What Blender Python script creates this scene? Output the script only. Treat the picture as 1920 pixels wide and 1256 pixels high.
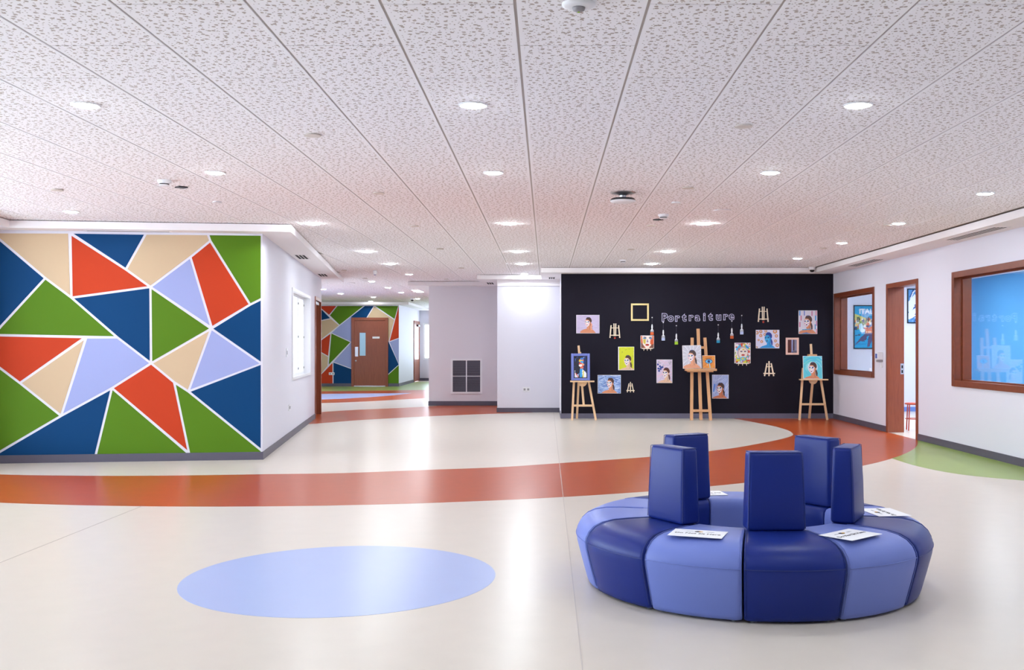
import bpy, bmesh, math, random
import numpy as np
from mathutils import Matrix, Vector

# ------------------------------------------------------------------ camera, world, exposure
for o in list(bpy.data.objects):
    bpy.data.objects.remove(o)
scene = bpy.context.scene
col = scene.collection
FPX, CX, CY, EYE = 1900.0, 1024.0, 647.0, 1.47      # focal length / principal point in photo pixels, eye height in m
CEIL, SOFF = 3.0, 2.9
cam_d = bpy.data.cameras.new('camera')
cam_d.sensor_fit = 'HORIZONTAL'
cam_d.sensor_width = 36.0
cam_d.lens = 36.0 * FPX / 1920.0
cam_d.shift_x = (960.0 - CX) / 1920.0
cam_d.shift_y = (CY - 628.0) / 1920.0
cam_d.clip_end = 200
cam = bpy.data.objects.new('camera', cam_d)
cam.location = (0, 0, EYE)
cam.rotation_euler = (math.pi / 2, 0, 0)
col.objects.link(cam)
scene.camera = cam
world = bpy.data.worlds.new('sky')
scene.world = world
world.use_nodes = True
bg = world.node_tree.nodes['Background']
bg.inputs[0].default_value = (0.76, 0.87, 1.0, 1)
bg.inputs[1].default_value = 8.8
scene.view_settings.view_transform = 'Standard'
scene.view_settings.look = 'None'
scene.view_settings.gamma = 1.0
scene.view_settings.use_curve_mapping = False
scene.view_settings.exposure = 0.4
LAMP = 210.0          # radiance of a downlight lens

# ------------------------------------------------------------------ helpers
def lin(c):
    return tuple(((v / 255) / 12.92 if v / 255 <= 0.04045 else ((v / 255 + 0.055) / 1.055) ** 2.4) for v in c)

MATS = {}
def mat(name, rgb, rough=0.6, spec=0.5, metal=0.0, bump=0.0, bscale=200.0, var=0.0, vscale=3.0, coat=0.0, emit=None, estr=0.0):
    m = bpy.data.materials.new(name)
    m.use_nodes = True
    nt = m.node_tree
    b = nt.nodes['Principled BSDF']
    c = lin(rgb) + (1,)
    b.inputs['Base Color'].default_value = c
    b.inputs['Roughness'].default_value = rough
    b.inputs['Specular IOR Level'].default_value = spec
    b.inputs['Metallic'].default_value = metal
    b.inputs['Coat Weight'].default_value = coat
    if emit:
        b.inputs['Emission Color'].default_value = lin(emit) + (1,)
        b.inputs['Emission Strength'].default_value = estr
    if bump or var:
        geo = nt.nodes.new('ShaderNodeNewGeometry')
    if var:
        n = nt.nodes.new('ShaderNodeTexNoise')
        n.inputs['Scale'].default_value = vscale
        n.inputs['Detail'].default_value = 4
        nt.links.new(geo.outputs['Position'], n.inputs['Vector'])
        mx = nt.nodes.new('ShaderNodeMix')
        mx.data_type = 'RGBA'
        mx.inputs[6].default_value = tuple(v * (1 - var) for v in c[:3]) + (1,)
        mx.inputs[7].default_value = tuple(min(1, v * (1 + var)) for v in c[:3]) + (1,)
        nt.links.new(n.outputs[0], mx.inputs[0])
        nt.links.new(mx.outputs[2], b.inputs['Base Color'])
    if bump:
        n2 = nt.nodes.new('ShaderNodeTexNoise')
        n2.inputs['Scale'].default_value = bscale
        n2.inputs['Detail'].default_value = 3
        nt.links.new(geo.outputs['Position'], n2.inputs['Vector'])
        bp = nt.nodes.new('ShaderNodeBump')
        bp.inputs['Strength'].default_value = bump
        bp.inputs['Distance'].default_value = 0.004
        nt.links.new(n2.outputs[0], bp.inputs['Height'])
        nt.links.new(bp.outputs[0], b.inputs['Normal'])
    MATS[name] = m
    return m

def wood(name, c1, c2, rough=0.4, scale=(14, 14, 0.9)):
    m = mat(name, c1, rough)
    nt = m.node_tree
    b = nt.nodes['Principled BSDF']
    geo = nt.nodes.new('ShaderNodeNewGeometry')
    mp = nt.nodes.new('ShaderNodeMapping')
    mp.inputs['Scale'].default_value = scale
    n = nt.nodes.new('ShaderNodeTexNoise')
    n.inputs['Scale'].default_value = 3.0
    n.inputs['Detail'].default_value = 7
    n.inputs['Distortion'].default_value = 1.2
    mx = nt.nodes.new('ShaderNodeMix')
    mx.data_type = 'RGBA'
    mx.inputs[6].default_value = lin(c1) + (1,)
    mx.inputs[7].default_value = lin(c2) + (1,)
    nt.links.new(geo.outputs['Position'], mp.inputs['Vector'])
    nt.links.new(mp.outputs[0], n.inputs['Vector'])
    nt.links.new(n.outputs[0], mx.inputs[0])
    nt.links.new(mx.outputs[2], b.inputs['Base Color'])
    return m

def glass(name, tint=(1, 1, 1), ior=1.5):
    m = bpy.data.materials.new(name)
    m.use_nodes = True
    nt = m.node_tree
    nt.nodes.clear()
    out = nt.nodes.new('ShaderNodeOutputMaterial')
    tr = nt.nodes.new('ShaderNodeBsdfTransparent')
    tr.inputs[0].default_value = tint + (1,)
    gl = nt.nodes.new('ShaderNodeBsdfGlossy')
    gl.inputs['Roughness'].default_value = 0.0
    fr = nt.nodes.new('ShaderNodeFresnel')
    fr.inputs[0].default_value = ior
    mx = nt.nodes.new('ShaderNodeMixShader')
    geo = nt.nodes.new('ShaderNodeNewGeometry')
    mr = nt.nodes.new('ShaderNodeMapRange')          # same reflectance on both faces of the pane
    mr.inputs['To Min'].default_value = ior
    mr.inputs['To Max'].default_value = 1 / ior
    nt.links.new(geo.outputs['Backfacing'], mr.inputs['Value'])
    nt.links.new(mr.outputs[0], fr.inputs[0])
    nt.links.new(fr.outputs[0], mx.inputs[0])
    nt.links.new(tr.outputs[0], mx.inputs[1])
    nt.links.new(gl.outputs[0], mx.inputs[2])
    nt.links.new(mx.outputs[0], out.inputs[0])
    MATS[name] = m
    return m

def paint_mat():
    m = mat('painted_print', (200, 200, 200), 0.55)
    nt = m.node_tree
    a = nt.nodes.new('ShaderNodeAttribute')
    a.attribute_name = 'paint'
    nt.links.new(a.outputs['Color'], nt.nodes['Principled BSDF'].inputs['Base Color'])
    return m

class MB:
    """collects geometry in local coordinates; build() links it as one mesh object"""
    def __init__(s):
        s.v, s.f = [], []
    def add(s, vs, fs):
        n = len(s.v)
        s.v += [tuple(p) for p in vs]
        s.f += [tuple(i + n for i in f) for f in fs]
        return s
    def box(s, x0, x1, y0, y1, z0, z1):
        if x0 > x1: x0, x1 = x1, x0
        if y0 > y1: y0, y1 = y1, y0
        if z0 > z1: z0, z1 = z1, z0
        vs = [(x, y, z) for z in (z0, z1) for y in (y0, y1) for x in (x0, x1)]
        return s.add(vs, [(0, 2, 3, 1), (4, 5, 7, 6), (0, 1, 5, 4), (2, 6, 7, 3), (0, 4, 6, 2), (1, 3, 7, 5)])
    def bar(s, p, q, w, d, up=(0, 1, 0)):
        """square bar from p to q; w across, d along `up`"""
        p, q = Vector(p), Vector(q)
        t = (q - p).normalized()
        u = Vector(up)
        u = (u - t * u.dot(t)).normalized()
        r = t.cross(u)
        vs = [e + r * (a * w / 2) + u * (b * d / 2) for e in (p, q) for a, b in ((-1, -1), (1, -1), (1, 1), (-1, 1))]
        return s.add(vs, [(3, 2, 1, 0), (4, 5, 6, 7), (0, 1, 5, 4), (1, 2, 6, 5), (2, 3, 7, 6), (3, 0, 4, 7)])
    def tube(s, pts, r, n=8, closed=False):
        pts = [Vector(p) for p in pts]
        m = len(pts)
        base = []
        for i, p in enumerate(pts):
            a = pts[(i - 1) % m] if closed or i else p
            b = pts[(i + 1) % m] if closed or i < m - 1 else p
            t = (b - a).normalized()
            u = Vector((0, 0, 1)) if abs(t.z) < .9 else Vector((1, 0, 0))
            u = (u - t * u.dot(t)).normalized()
            w = t.cross(u)
            base += [p + u * (r * math.cos(2 * math.pi * k / n)) + w * (r * math.sin(2 * math.pi * k / n)) for k in range(n)]
        fs = []
        for i in range(m if closed else m - 1):
            j = (i + 1) % m
            for k in range(n):
                fs.append((i * n + k, i * n + (k + 1) % n, j * n + (k + 1) % n, j * n + k))
        if not closed:
            fs += [tuple(reversed(range(n))), tuple((m - 1) * n + k for k in range(n))]
        return s.add(base, fs)
    def lathe(s, prof, n=24, c=(0, 0, 0), axis='z', sx=1.0):
        vs, fs = [], []
        for r, h in prof:
            for k in range(n):
                a = 2 * math.pi * k / n
                x, y = r * math.cos(a) * sx, r * math.sin(a)
                vs.append((c[0] + x, c[1] + y, c[2] + h) if axis == 'z' else (c[0] + x, c[1] + h, c[2] + y))
        m = len(prof)
        for i in range(m - 1):
            for k in range(n):
                q = (i * n + k, i * n + (k + 1) % n, (i + 1) * n + (k + 1) % n, (i + 1) * n + k)
                fs.append(q)
        fs.append(tuple(reversed(range(n))))
        fs.append(tuple((m - 1) * n + k for k in range(n)))
        return s.add(vs, fs)
    def prism(s, pts, z0, z1, plane='xy'):
        n = len(pts)
        P = (lambda a, b, h: (a, b, h)) if plane == 'xy' else ((lambda a, b, h: (a, h, b)) if plane == 'xz' else (lambda a, b, h: (h, a, b)))
        vs = [P(a, b, z0) for a, b in pts] + [P(a, b, z1) for a, b in pts]
        fs = [tuple(reversed(range(n))), tuple(range(n, 2 * n))] + [(i, (i + 1) % n, (i + 1) % n + n, i + n) for i in range(n)]
        return s.add(vs, fs)
    def mesh(s, name, m, bevel=0.0, seg=2, smooth=False, fix=True):
        me = bpy.data.meshes.new(name)
        me.from_pydata(s.v, [], s.f)
        if fix or bevel:
            bm = bmesh.new()
            bm.from_mesh(me)
            bmesh.ops.recalc_face_normals(bm, faces=bm.faces)
            if bevel:
                bmesh.ops.bevel(bm, geom=[e for e in bm.edges], offset=bevel, segments=seg, affect='EDGES', profile=0.5)
            bm.to_mesh(me)
            bm.free()
        if smooth:
            me.polygons.foreach_set('use_smooth', [True] * len(me.polygons))
        me.materials.append(MATS[m] if isinstance(m, str) else m)
        return me
    def build(s, name, m, parent=None, loc=(0, 0, 0), rz=0.0, **k):
        return link(name, s.mesh(name, m, **k), parent, loc, rz)

def link(name, data, parent=None, loc=(0, 0, 0), rz=0.0, rot=None):
    o = bpy.data.objects.new(name, data)
    col.objects.link(o)
    o.parent = parent
    o.location = loc
    o.rotation_euler = rot if rot else (0, 0, rz)
    return o

def tag(o, label=None, cat=None, group=None, kind=None):
    if label: o['label'] = label
    if cat: o['category'] = cat
    if group: o['group'] = group
    if kind: o['kind'] = kind
    return o

def thing(name, label, cat, loc=(0, 0, 0), rz=0.0, group=None):
    return tag(link(name, None, None, loc, rz), label, cat, group)

def struct(name, label=None, cat=None, loc=(0, 0, 0), rz=0.0):
    return tag(link(name, None, None, loc, rz), label, cat, kind='structure')

def copy_tree(o, parent=None):
    c = o.copy()
    col.objects.link(c)
    c.parent = parent
    for ch in list(o.children):
        copy_tree(ch, c)
    return c

def floor_pt(x, y):                      # point of the floor seen at a photo position
    D = FPX * EYE / (y - CY)
    return ((x - CX) * D / FPX, D)
def ceil_pt(x, y, z=CEIL):
    D = FPX * (z - EYE) / (CY - y)
    return ((x - CX) * D / FPX, D)
def at_depth(x, y, D):                   # X, Z on the upright plane at depth D
    return ((x - CX) * D / FPX, EYE - (y - CY) * D / FPX)

def text_mesh(name, s, size, m, extrude=0.002, offset=0.0, outline=0.0, align='CENTER'):
    cu = bpy.data.curves.new(name, 'FONT')
    cu.body = s
    cu.size = size
    cu.align_x = align
    cu.offset = offset
    cu.resolution_u = 4
    if outline:
        cu.fill_mode = 'NONE'
        cu.bevel_depth = outline
        cu.bevel_resolution = 1
    else:
        cu.extrude = extrude
    t = bpy.data.objects.new(name, cu)
    col.objects.link(t)
    dg = bpy.context.evaluated_depsgraph_get()
    me = bpy.data.meshes.new_from_object(t.evaluated_get(dg))
    bpy.data.objects.remove(t)
    bpy.data.curves.remove(cu)
    me.name = name
    me.materials.clear()
    me.materials.append(MATS[m])
    return me

# ------------------------------------------------------------------ materials
mat('wall_white', (224, 222, 233), 0.7, 0.3, bump=0.05, bscale=90)
mat('wall_white_warm', (228, 224, 230), 0.75, 0.3, bump=0.05, bscale=90)
mat('soffit_white', (243, 238, 240), 0.75, 0.3)
mat('black_paint', (27, 24, 36), 0.7, 0.15, bump=0.05, bscale=60, var=0.12, vscale=1.2)
mat('skirting_grey', (88, 84, 100), 0.45, bump=0.03, bscale=60, var=0.08, vscale=8)
mat('skirting_pale', (104, 102, 122), 0.4, var=0.1, vscale=6)
for n, c in dict(orange=(192, 62, 30), green=(84, 124, 22), blue=(0, 61, 110), beige=(204, 178, 146), lilac=(156, 165, 212)).items():
    mat('panel_' + n, c, 0.6, 0.15, bump=0.02, bscale=120, var=0.03, vscale=2)
def vinyl(name, rgb, var):
    m = mat(name, rgb, 0.28, 0.12, var=var, vscale=6, bump=0.03, bscale=25)
    return m
vinyl('vinyl_cream', (212, 202, 191), 0.035)
vinyl('vinyl_orange', (176, 78, 36), 0.08)
vinyl('vinyl_green', (148, 170, 88), 0.05)
vinyl('vinyl_blue', (168, 181, 221), 0.02)
mat('vinyl_weld', (190, 180, 172), 0.5)
wood('door_wood', (118, 52, 28), (158, 84, 52), 0.38)
wood('frame_wood', (108, 50, 28), (140, 70, 42), 0.36, (3, 3, 3))
wood('easel_wood', (224, 182, 138), (236, 200, 160), 0.55, (6, 6, 6))
wood('beech_wood', (206, 150, 104), (224, 172, 126), 0.55, (6, 6, 2))
mat('pale_wood', (244, 226, 200), 0.6)
mat('gold_frame', (238, 214, 150), 0.5)
mat('pink_frame', (240, 196, 180), 0.5)
mat('mirror', (150, 150, 170), 0.03, metal=1.0)
mat('canvas_white', (245, 242, 244), 0.7)
mat('blue_mount', (110, 122, 194), 0.6)
mat('black_frame', (24, 24, 30), 0.4)
mat('navy_leather', (22, 42, 122), 0.38, 0.25, bump=0.08, bscale=420, var=0.05, vscale=4)
mat('light_leather', (112, 128, 200), 0.42, 0.3, bump=0.08, bscale=420, var=0.03, vscale=4)
mat('navy_thread', (34, 50, 120), 0.5)
mat('light_thread', (104, 120, 190), 0.5)
mat('glide_grey', (150, 152, 160), 0.35)
mat('paper', (246, 246, 250), 0.6)
mat('ink_black', (20, 20, 26), 0.6)
mat('ink_grey', (130, 130, 140), 0.6)
mat('ink_yellow', (226, 170, 40), 0.6)
mat('ink_red', (190, 50, 40), 0.6)
mat('letter_outline', (214, 208, 236), 0.5)
mat('letter_fill', (36, 34, 56), 0.5)
mat('plastic_white', (236, 236, 240), 0.4)
mat('plastic_cream', (216, 206, 198), 0.5)
mat('plastic_grey', (150, 146, 150), 0.5)
mat('plastic_dark', (30, 28, 34), 0.3)
mat('plastic_blue', (70, 90, 170), 0.3)
mat('slot_black', (8, 8, 14), 0.8)
mat('louver_grey', (120, 116, 130), 0.5)
mat('steel', (190, 190, 196), 0.3, metal=0.9)
mat('stool_orange', (190, 66, 34), 0.45)
mat('room_blue', (96, 176, 236), 0.6, 0.3)
mat('room_skirting', (112, 140, 206), 0.5)
mat('grid_rail', (176, 167, 162), 0.5)
mat('string_grey', (90, 90, 110), 0.6)
mat('orange_bristle', (216, 96, 40), 0.6)
mat('green_bristle', (160, 200, 40), 0.6)
mat('teal_bristle', (40, 150, 190), 0.6)
mat('pale_bristle', (190, 200, 232), 0.6)
mat('red_clip', (190, 60, 40), 0.5)
mat('downlight_lens', (255, 255, 255), 0.4, emit=(240, 250, 255), estr=LAMP)
mat('downlight_lens_strong', (255, 255, 255), 0.4, emit=(240, 250, 255), estr=LAMP * 1.22)
mat('panel_lens', (255, 255, 255), 0.4, emit=(246, 250, 255), estr=31.0)
mat('glowing_pane', (245, 246, 250), 0.6, emit=(240, 244, 255), estr=0.55)  # emission in the pane stands in for light from behind
glass('window_glass', (0.97, 0.985, 0.985), 1.6)
paint_mat()

# perforated plaster tile: scattered large and small round holes
def perforated():
    m = mat('perforated_tile', (232, 220, 219), 0.85, 0.2)
    nt = m.node_tree
    b = nt.nodes['Principled BSDF']
    geo = nt.nodes.new('ShaderNodeNewGeometry')
    def holes(scale, rad, rnd, shift):
        mp = nt.nodes.new('ShaderNodeMapping')
        mp.inputs['Location'].default_value = (shift, shift * .7, 0)
        nt.links.new(geo.outputs['Position'], mp.inputs['Vector'])
        v = nt.nodes.new('ShaderNodeTexVoronoi')
        v.voronoi_dimensions = '2D'
        v.inputs['Scale'].default_value = scale
        v.inputs['Randomness'].default_value = rnd
        nt.links.new(mp.outputs[0], v.inputs['Vector'])
        r = nt.nodes.new('ShaderNodeMapRange')
        r.inputs['From Min'].default_value = rad * scale * 0.85
        r.inputs['From Max'].default_value = rad * scale * 1.1
        r.inputs['To Min'].default_value = 1.0
        r.inputs['To Max'].default_value = 0.0
        nt.links.new(v.outputs['Distance'], r.inputs['Value'])
        return r
    a, c = holes(18.5, 0.0100, 0.85, 0.0), holes(33.0, 0.0041, 0.95, 3.3)
    mx = nt.nodes.new('ShaderNodeMath')
    mx.operation = 'MAXIMUM'
    nt.links.new(a.outputs[0], mx.inputs[0])
    nt.links.new(c.outputs[0], mx.inputs[1])
    # plain unperforated margin along the long tile edges
    sep = nt.nodes.new('ShaderNodeSeparateXYZ')
    nt.links.new(geo.outputs['Position'], sep.inputs[0])
    def mth(op, a, b):
        n = nt.nodes.new('ShaderNodeMath')
        n.operation = op
        for i, v in enumerate((a, b)):
            if isinstance(v, (int, float)): n.inputs[i].default_value = v
            else: nt.links.new(v, n.inputs[i])
        return n.outputs[0]
    fx = mth('PINGPONG', mth('ADD', sep.outputs[0], 0.14 + 60.0), 0.3)
    keep = mth('GREATER_THAN', fx, 0.026)
    mm = nt.nodes.new('ShaderNodeMath')
    mm.operation = 'MULTIPLY'
    nt.links.new(mx.outputs[0], mm.inputs[0])
    nt.links.new(keep, mm.inputs[1])
    mx = mm
    mix = nt.nodes.new('ShaderNodeMix')
    mix.data_type = 'RGBA'
    mix.inputs[6].default_value = lin((251, 247, 250)) + (1,)
    mix.inputs[7].default_value = lin((184, 169, 163)) + (1,)
    nt.links.new(mx.outputs[0], mix.inputs[0])
    nt.links.new(mix.outputs[2], b.inputs['Base Color'])
    bp = nt.nodes.new('ShaderNodeBump')
    bp.invert = True
    bp.inputs['Strength'].default_value = 0.5
    bp.inputs['Distance'].default_value = 0.004
    nt.links.new(mx.outputs[0], bp.inputs['Height'])
    nt.links.new(bp.outputs[0], b.inputs['Normal'])
perforated()

# ------------------------------------------------------------------ the block with the mural: local frame u (along mural), v (into depth)
OB = Vector((-3.646, 13.02))
ANG = math.atan(0.1358)
UB, VB = Vector((math.cos(ANG), math.sin(ANG))), Vector((-math.sin(ANG), math.cos(ANG)))
def mural_pt(x, y):
    d = Vector(((x - CX) / FPX, 1.0))
    D = OB.dot(VB) / d.dot(VB)
    return ((d * D - OB).dot(UB), EYE - (y - CY) * D / FPX)
def side_pt(x, y):
    d = Vector(((x - CX) / FPX, 1.0))
    D = OB.dot(UB) / d.dot(UB)
    return ((d * D - OB).dot(VB), EYE - (y - CY) * D / FPX)
BLOC = (OB.x, OB.y, 0)
XR, YB, YW, YV, YF, YE = 5.76, 20.33, 22.17, 24.62, 36.06, 41.9

# ------------------------------------------------------------------ floor
floor = MB().box(-11, 9.6, -4.6, 42.6, -0.1, 0.0).build('floor', 'vinyl_cream')
tag(floor, 'cream vinyl floor with orange, green and pale blue inlaid shapes', 'floor', kind='structure')
def inlay(name, pts, m, z=0.001):
    return MB().prism(pts, 0.0, z).build(name, m, floor)
def arc(cx, cy, r, a0, a1, n=60):
    return [(cx + r * math.cos(math.radians(a0 + (a1 - a0) * i / n)), cy + r * math.sin(math.radians(a0 + (a1 - a0) * i / n))) for i in range(n + 1)]
def smooth(pts, k=6):
    out = []
    for i in range(len(pts) - 1):
        p0, p1, p2, p3 = pts[max(i - 1, 0)], pts[i], pts[i + 1], pts[min(i + 2, len(pts) - 1)]
        for j in range(k):
            t = j / k
            out.append(tuple(0.5 * (2 * p1[c] + (p2[c] - p0[c]) * t + (2 * p0[c] - 5 * p1[c] + 4 * p2[c] - p3[c]) * t * t
                                    + (3 * p1[c] - p0[c] - 3 * p2[c] + p3[c]) * t ** 3) for c in (0, 1)))
    return out + [pts[-1]]
ring_out = arc(-3.068, 18.47, 9.242, -113, -18.0)
ring_in = [floor_pt(*p) for p in ((0, 889.5), (167, 892), (333, 891.5), (500, 889), (640, 887), (800, 881), (933, 876), (1047, 868.5),
           (1225, 856), (1331, 845.5), (1400, 836), (1477, 820), (1485, 811), (1460, 801), (1417, 792), (1376, 784.6))]
ring_in = smooth([(-7.2, 11.85)] + ring_in)
ring_pts = [p for p in ring_out if p[0] < XR] + [(XR, 15.62), (XR, YB), (ring_in[-1][0], YB)] + list(reversed(ring_in))
inlay('orange_inlay', ring_pts, 'vinyl_orange')
inlay('orange_inlay', [(-4.6, 18.7)] + smooth([(-4.33, 18.96), (-3.69, 19.84), (-3.06, 20.42), (-2.42, 20.95), (-1.07, 21.76), (-0.3, 22.1)]) +
      [(-0.3, 24.7), (-2.6, 24.62)] + smooth([(-2.81, 24.29), (-3.54, 23.59), (-4.29, 23.03), (-4.93, 22.29), (-5.4, 21.6)]), 'vinyl_orange')
inlay('orange_inlay', smooth([(-7.4, 24.6), (-5.68, 25.7), (-4.89, 26.25), (-4.08, 27.19), (-3.27, 28.3), (-2.2, 30.2)]) +
      smooth([(-2.2, 33.6), (-3.88, 33.23), (-4.79, 33.0), (-6.22, 32.5), (-7.2, 32.3), (-9.8, 31.8)]), 'vinyl_orange')
inlay('blue_inlay', smooth([(-9.0, 24.9), (-6.05, 27.34), (-5.26, 28.23), (-4.59, 29.42), (-4.12, 31.0)]) +
      smooth([(-4.12, 31.05), (-4.64, 30.95), (-5.72, 30.75), (-6.75, 30.53), (-9.6, 30.0)]), 'vinyl_blue', 0.002)
inlay('green_inlay', smooth([(-9.8, 31.85), (-7.2, 32.35), (-6.22, 32.55), (-4.79, 33.05), (-3.88, 33.28), (-2.2, 33.65)]) +
      [(-2.2, 40.5), (-5.24, 40.5), (-5.24, YF), (-9.8, YF)], 'vinyl_green')
blue_disc = inlay('blue_inlay', arc(-1.303, 6.439, 0.98, 0, 360, 72)[:-1], 'vinyl_blue')
tag(blue_disc, 'pale blue round inlay')
g_edge = smooth([(4.49, 13.17), (4.51, 12.3), (4.71, 11.54), (5.19, 11.0), (XR, 10.6)])
inlay('green_inlay', g_edge + [(XR, 15.6)] + [p for p in reversed(ring_out) if 4.49 < p[0] < XR], 'vinyl_green')
for x, y0, y1 in ((0.165, 2.0, 22.1), (-3.69, 2.0, 9.25)):
    MB().box(x - .003, x + .003, y0, y1, 0.0, 0.0016).build('weld_line', 'vinyl_weld', floor)

# ------------------------------------------------------------------ ceiling
ceiling = MB().box(-11, 9.7, -4.6, 42.6, 3.006, 3.1).build('ceiling', 'grid_rail')
tag(ceiling, 'suspended ceiling of perforated plaster tiles in staggered rows', 'ceiling', kind='structure')
TW, TL, TX0, TY0 = 0.6, 1.256, -0.14, 4.549
def in_block(x, y):
    p = Vector((x, y)) - OB
    return p.dot(UB) < 0.15 and 0.1 < p.dot(VB) < 9.0
cells = []
for k in range(-18, 10):
    for j in range(-8, 31):
        x0 = TX0 + k * TW
        y0 = TY0 + (j + (0.5 if k % 2 == 0 else 0.0)) * TL
        xc, yc = x0 + TW / 2, y0 + TL / 2
        if yc > 41.6 or yc < -4.2 or xc > 5.4: continue
        if in_block(xc, yc) or (yc < 21 and (Vector((xc, yc)) - OB).dot(UB) < -3.3): continue
        if yc > 22.3 and xc > -0.6: continue
        if yc > 20.6 and xc > 0.2: continue
        dd = max(y0 + TL, 0.5)
        vis = y0 + TL > 4.4 and (x0 * FPX / dd + CX) < 1930 and ((x0 + TW) * FPX / dd + CX) > -10
        if yc > 24.8 and xc > -2.6: vis = False
        cells.append((0 if vis else 1, yc, xc))
cells.sort()
def tile_mb(xc, yc, mb):
    return mb.box(xc - .293, xc + .293, yc - TL / 2 + .004, yc + TL / 2 - .004, CEIL, CEIL + .0059)
tile_me = tile_mb(0, 0, MB()).mesh('ceiling_tile', 'perforated_tile', fix=False)
nvis = 0
far_tiles = MB()
for hid, yc, xc in cells:
    if nvis < 300 and not hid:
        link('ceiling_tile', tile_me, ceiling, (xc, yc, 0))
        nvis += 1
    else:
        tile_mb(xc, yc, far_tiles)
tag(far_tiles.build('ceiling_tile_field', 'perforated_tile', ceiling, fix=False), kind='stuff')

# ------------------------------------------------------------------ walls
def wall(name, boxes, m='wall_white', loc=(0, 0, 0), rz=0.0, label=None):
    mb = MB()
    for b in boxes: mb.box(*b)
    return tag(mb.build(name, m, None, loc, rz), label, 'wall', kind='structure')
W1 = (17.77, 20.25, 0.895, 2.495)      # window openings in the right wall: y0, y1, z0, z1 (outer casing edge)
DR = (15.68, 17.13, 0.0, 2.50)
W2 = (10.6, 14.36, 0.89, 2.50)
wall('wall_right', [(XR, 6.0, -4.3, W2[0], 0, 3), (XR, 6.0, W2[0], W2[1], 0, W2[2]), (XR, 6.0, W2[0], W2[1], W2[3], 3), (XR, 6.0, W2[1], DR[0], 0, 3),
     (XR, 6.0, DR[0], DR[1], DR[3], 3), (XR, 6.0, DR[1], W1[0], 0, 3), (XR, 6.0, W1[0], W1[1], 0, W1[2]), (XR, 6.0, W1[0], W1[1], W1[3], 3), (XR, 6.0, W1[1], 20.53, 0, 3)],
     label='white wall with timber framed windows and a doorway')
wb = wall('wall_back', [(0.30, XR, YB + .004, YB + .2, 0, 3), (0.30, 0.5, YB + .2, YW, 0, 3)], label='black painted feature wall with pinned portraits')
MB().box(0.302, XR, YB, YB + .004, 0.0, SOFF).build('black_paint', 'black_paint', wb)
wall('wall_middle', [(-1.07, 0.5, YW, YW + .2, 0, 3), (-1.07, -0.9, YW + .2, YV, 0, 3)], label='short white wall with a double socket')
wall('wall_vent', [(-2.85, -0.5, YV, YV + .2, 0, 3)], 'wall_white_warm', label='grey shaded white wall with a large return air grille')
wall('wall_corridor_right', [(-0.5, -0.3, YV + .2, 34, 0, 3), (-0.5, -0.3, 34, 41, 0, .8), (-0.5, -0.3, 34, 41, 2.7, 3), (-0.5, -0.3, 41, YE, 0, 3)])
wf = wall('wall_far', [(-10.2, -5.24, YF, YF + .2, 0, 3)], label='far white wall painted with coloured triangles')
wall('wall_far_return', [(-5.44, -5.24, YF + .2, 40.05, 0, 3), (-5.44, -5.24, 40.05, 41.8, 2.44, 3), (-5.44, -5.24, 41.8, YE, 0, 3)])
wall('wall_corridor_end', [(-5.44, -5.09, YE, YE + .2, 0, 3), (-5.09, -3.4, YE, YE + .2, 0, .875), (-5.09, -3.4, YE, YE + .2, 2.375, 3), (-3.4, -.3, YE, YE + .2, 0, 3)])
wall('wall_corridor_left', [(-10.2, -10.0, 20, YF, 0, .5), (-10.2, -10.0, 20, YF, 2.75, 3), (-10.2, -10.0, 20, 23, .5, 2.75), (-10.2, -10.0, 27.8, YF, .5, 2.75)])
wall('wall_behind', [(-6, 6.0, -4.5, -4.3, 0, 3)])
wm = wall('wall_mural', [(-3.55, 0, 0, .2, 0, 3)], loc=BLOC, rz=ANG, label='white wall painted with large coloured triangles and white lines')
wall('wall_left', [(-3.55, -3.35, -17.6, 0, 0, .3), (-3.55, -3.35, -17.6, 0, 2.8, 3), (-3.55, -3.35, -17.6, -10, .3, 2.8), (-3.55, -3.35, -.4, 0, .3, 2.8)], loc=BLOC, rz=ANG)
sv0, _ = side_pt(547.0, 540); sv1, _ = side_pt(580.6, 555)
dv0, _ = side_pt(590.2, 700); dv1, _ = side_pt(601.2, 700)
VEND = side_pt(602.6, 700)[0]
SW = (sv0, sv1, 0.905, 2.40)
wall('wall_side', [(-.2, 0, .2, SW[0], 0, 3), (-.2, 0, SW[0], SW[1], 0, SW[2]), (-.2, 0, SW[0], SW[1], SW[3], 3), (-.2, 0, SW[1], dv0, 0, 3),
     (-.2, 0, dv0, dv1, 2.45, 3), (-.2, 0, dv1, VEND, 0, 3), (-6.0, -.2, VEND - .2, VEND, 0, 3)], loc=BLOC, rz=ANG, label='white side wall with a frosted window and a dark doorway')

# room behind the right wall
wall('wall_room_far', [(6.0, 9.6, 22.5, 22.7, 0, 3)], label='white classroom wall with framed posters')
wall('wall_room_blue', [(9.4, 9.6, 8.0, 22.5, 0, 3)], 'room_blue', label='sky blue classroom wall')
wall('wall_room_near', [(6.0, 9.6, 7.8, 8.0, 0, 3)])
tag(MB().box(6.0, 9.4, 8.0, 22.5, 2.93, 2.99).build('ceiling_room', 'soffit_white'), 'white classroom ceiling', 'ceiling', kind='structure')
wall('wall_room_stub', [(6.0, 6.2, 20.53, 22.5, 0, 3)])

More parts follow.
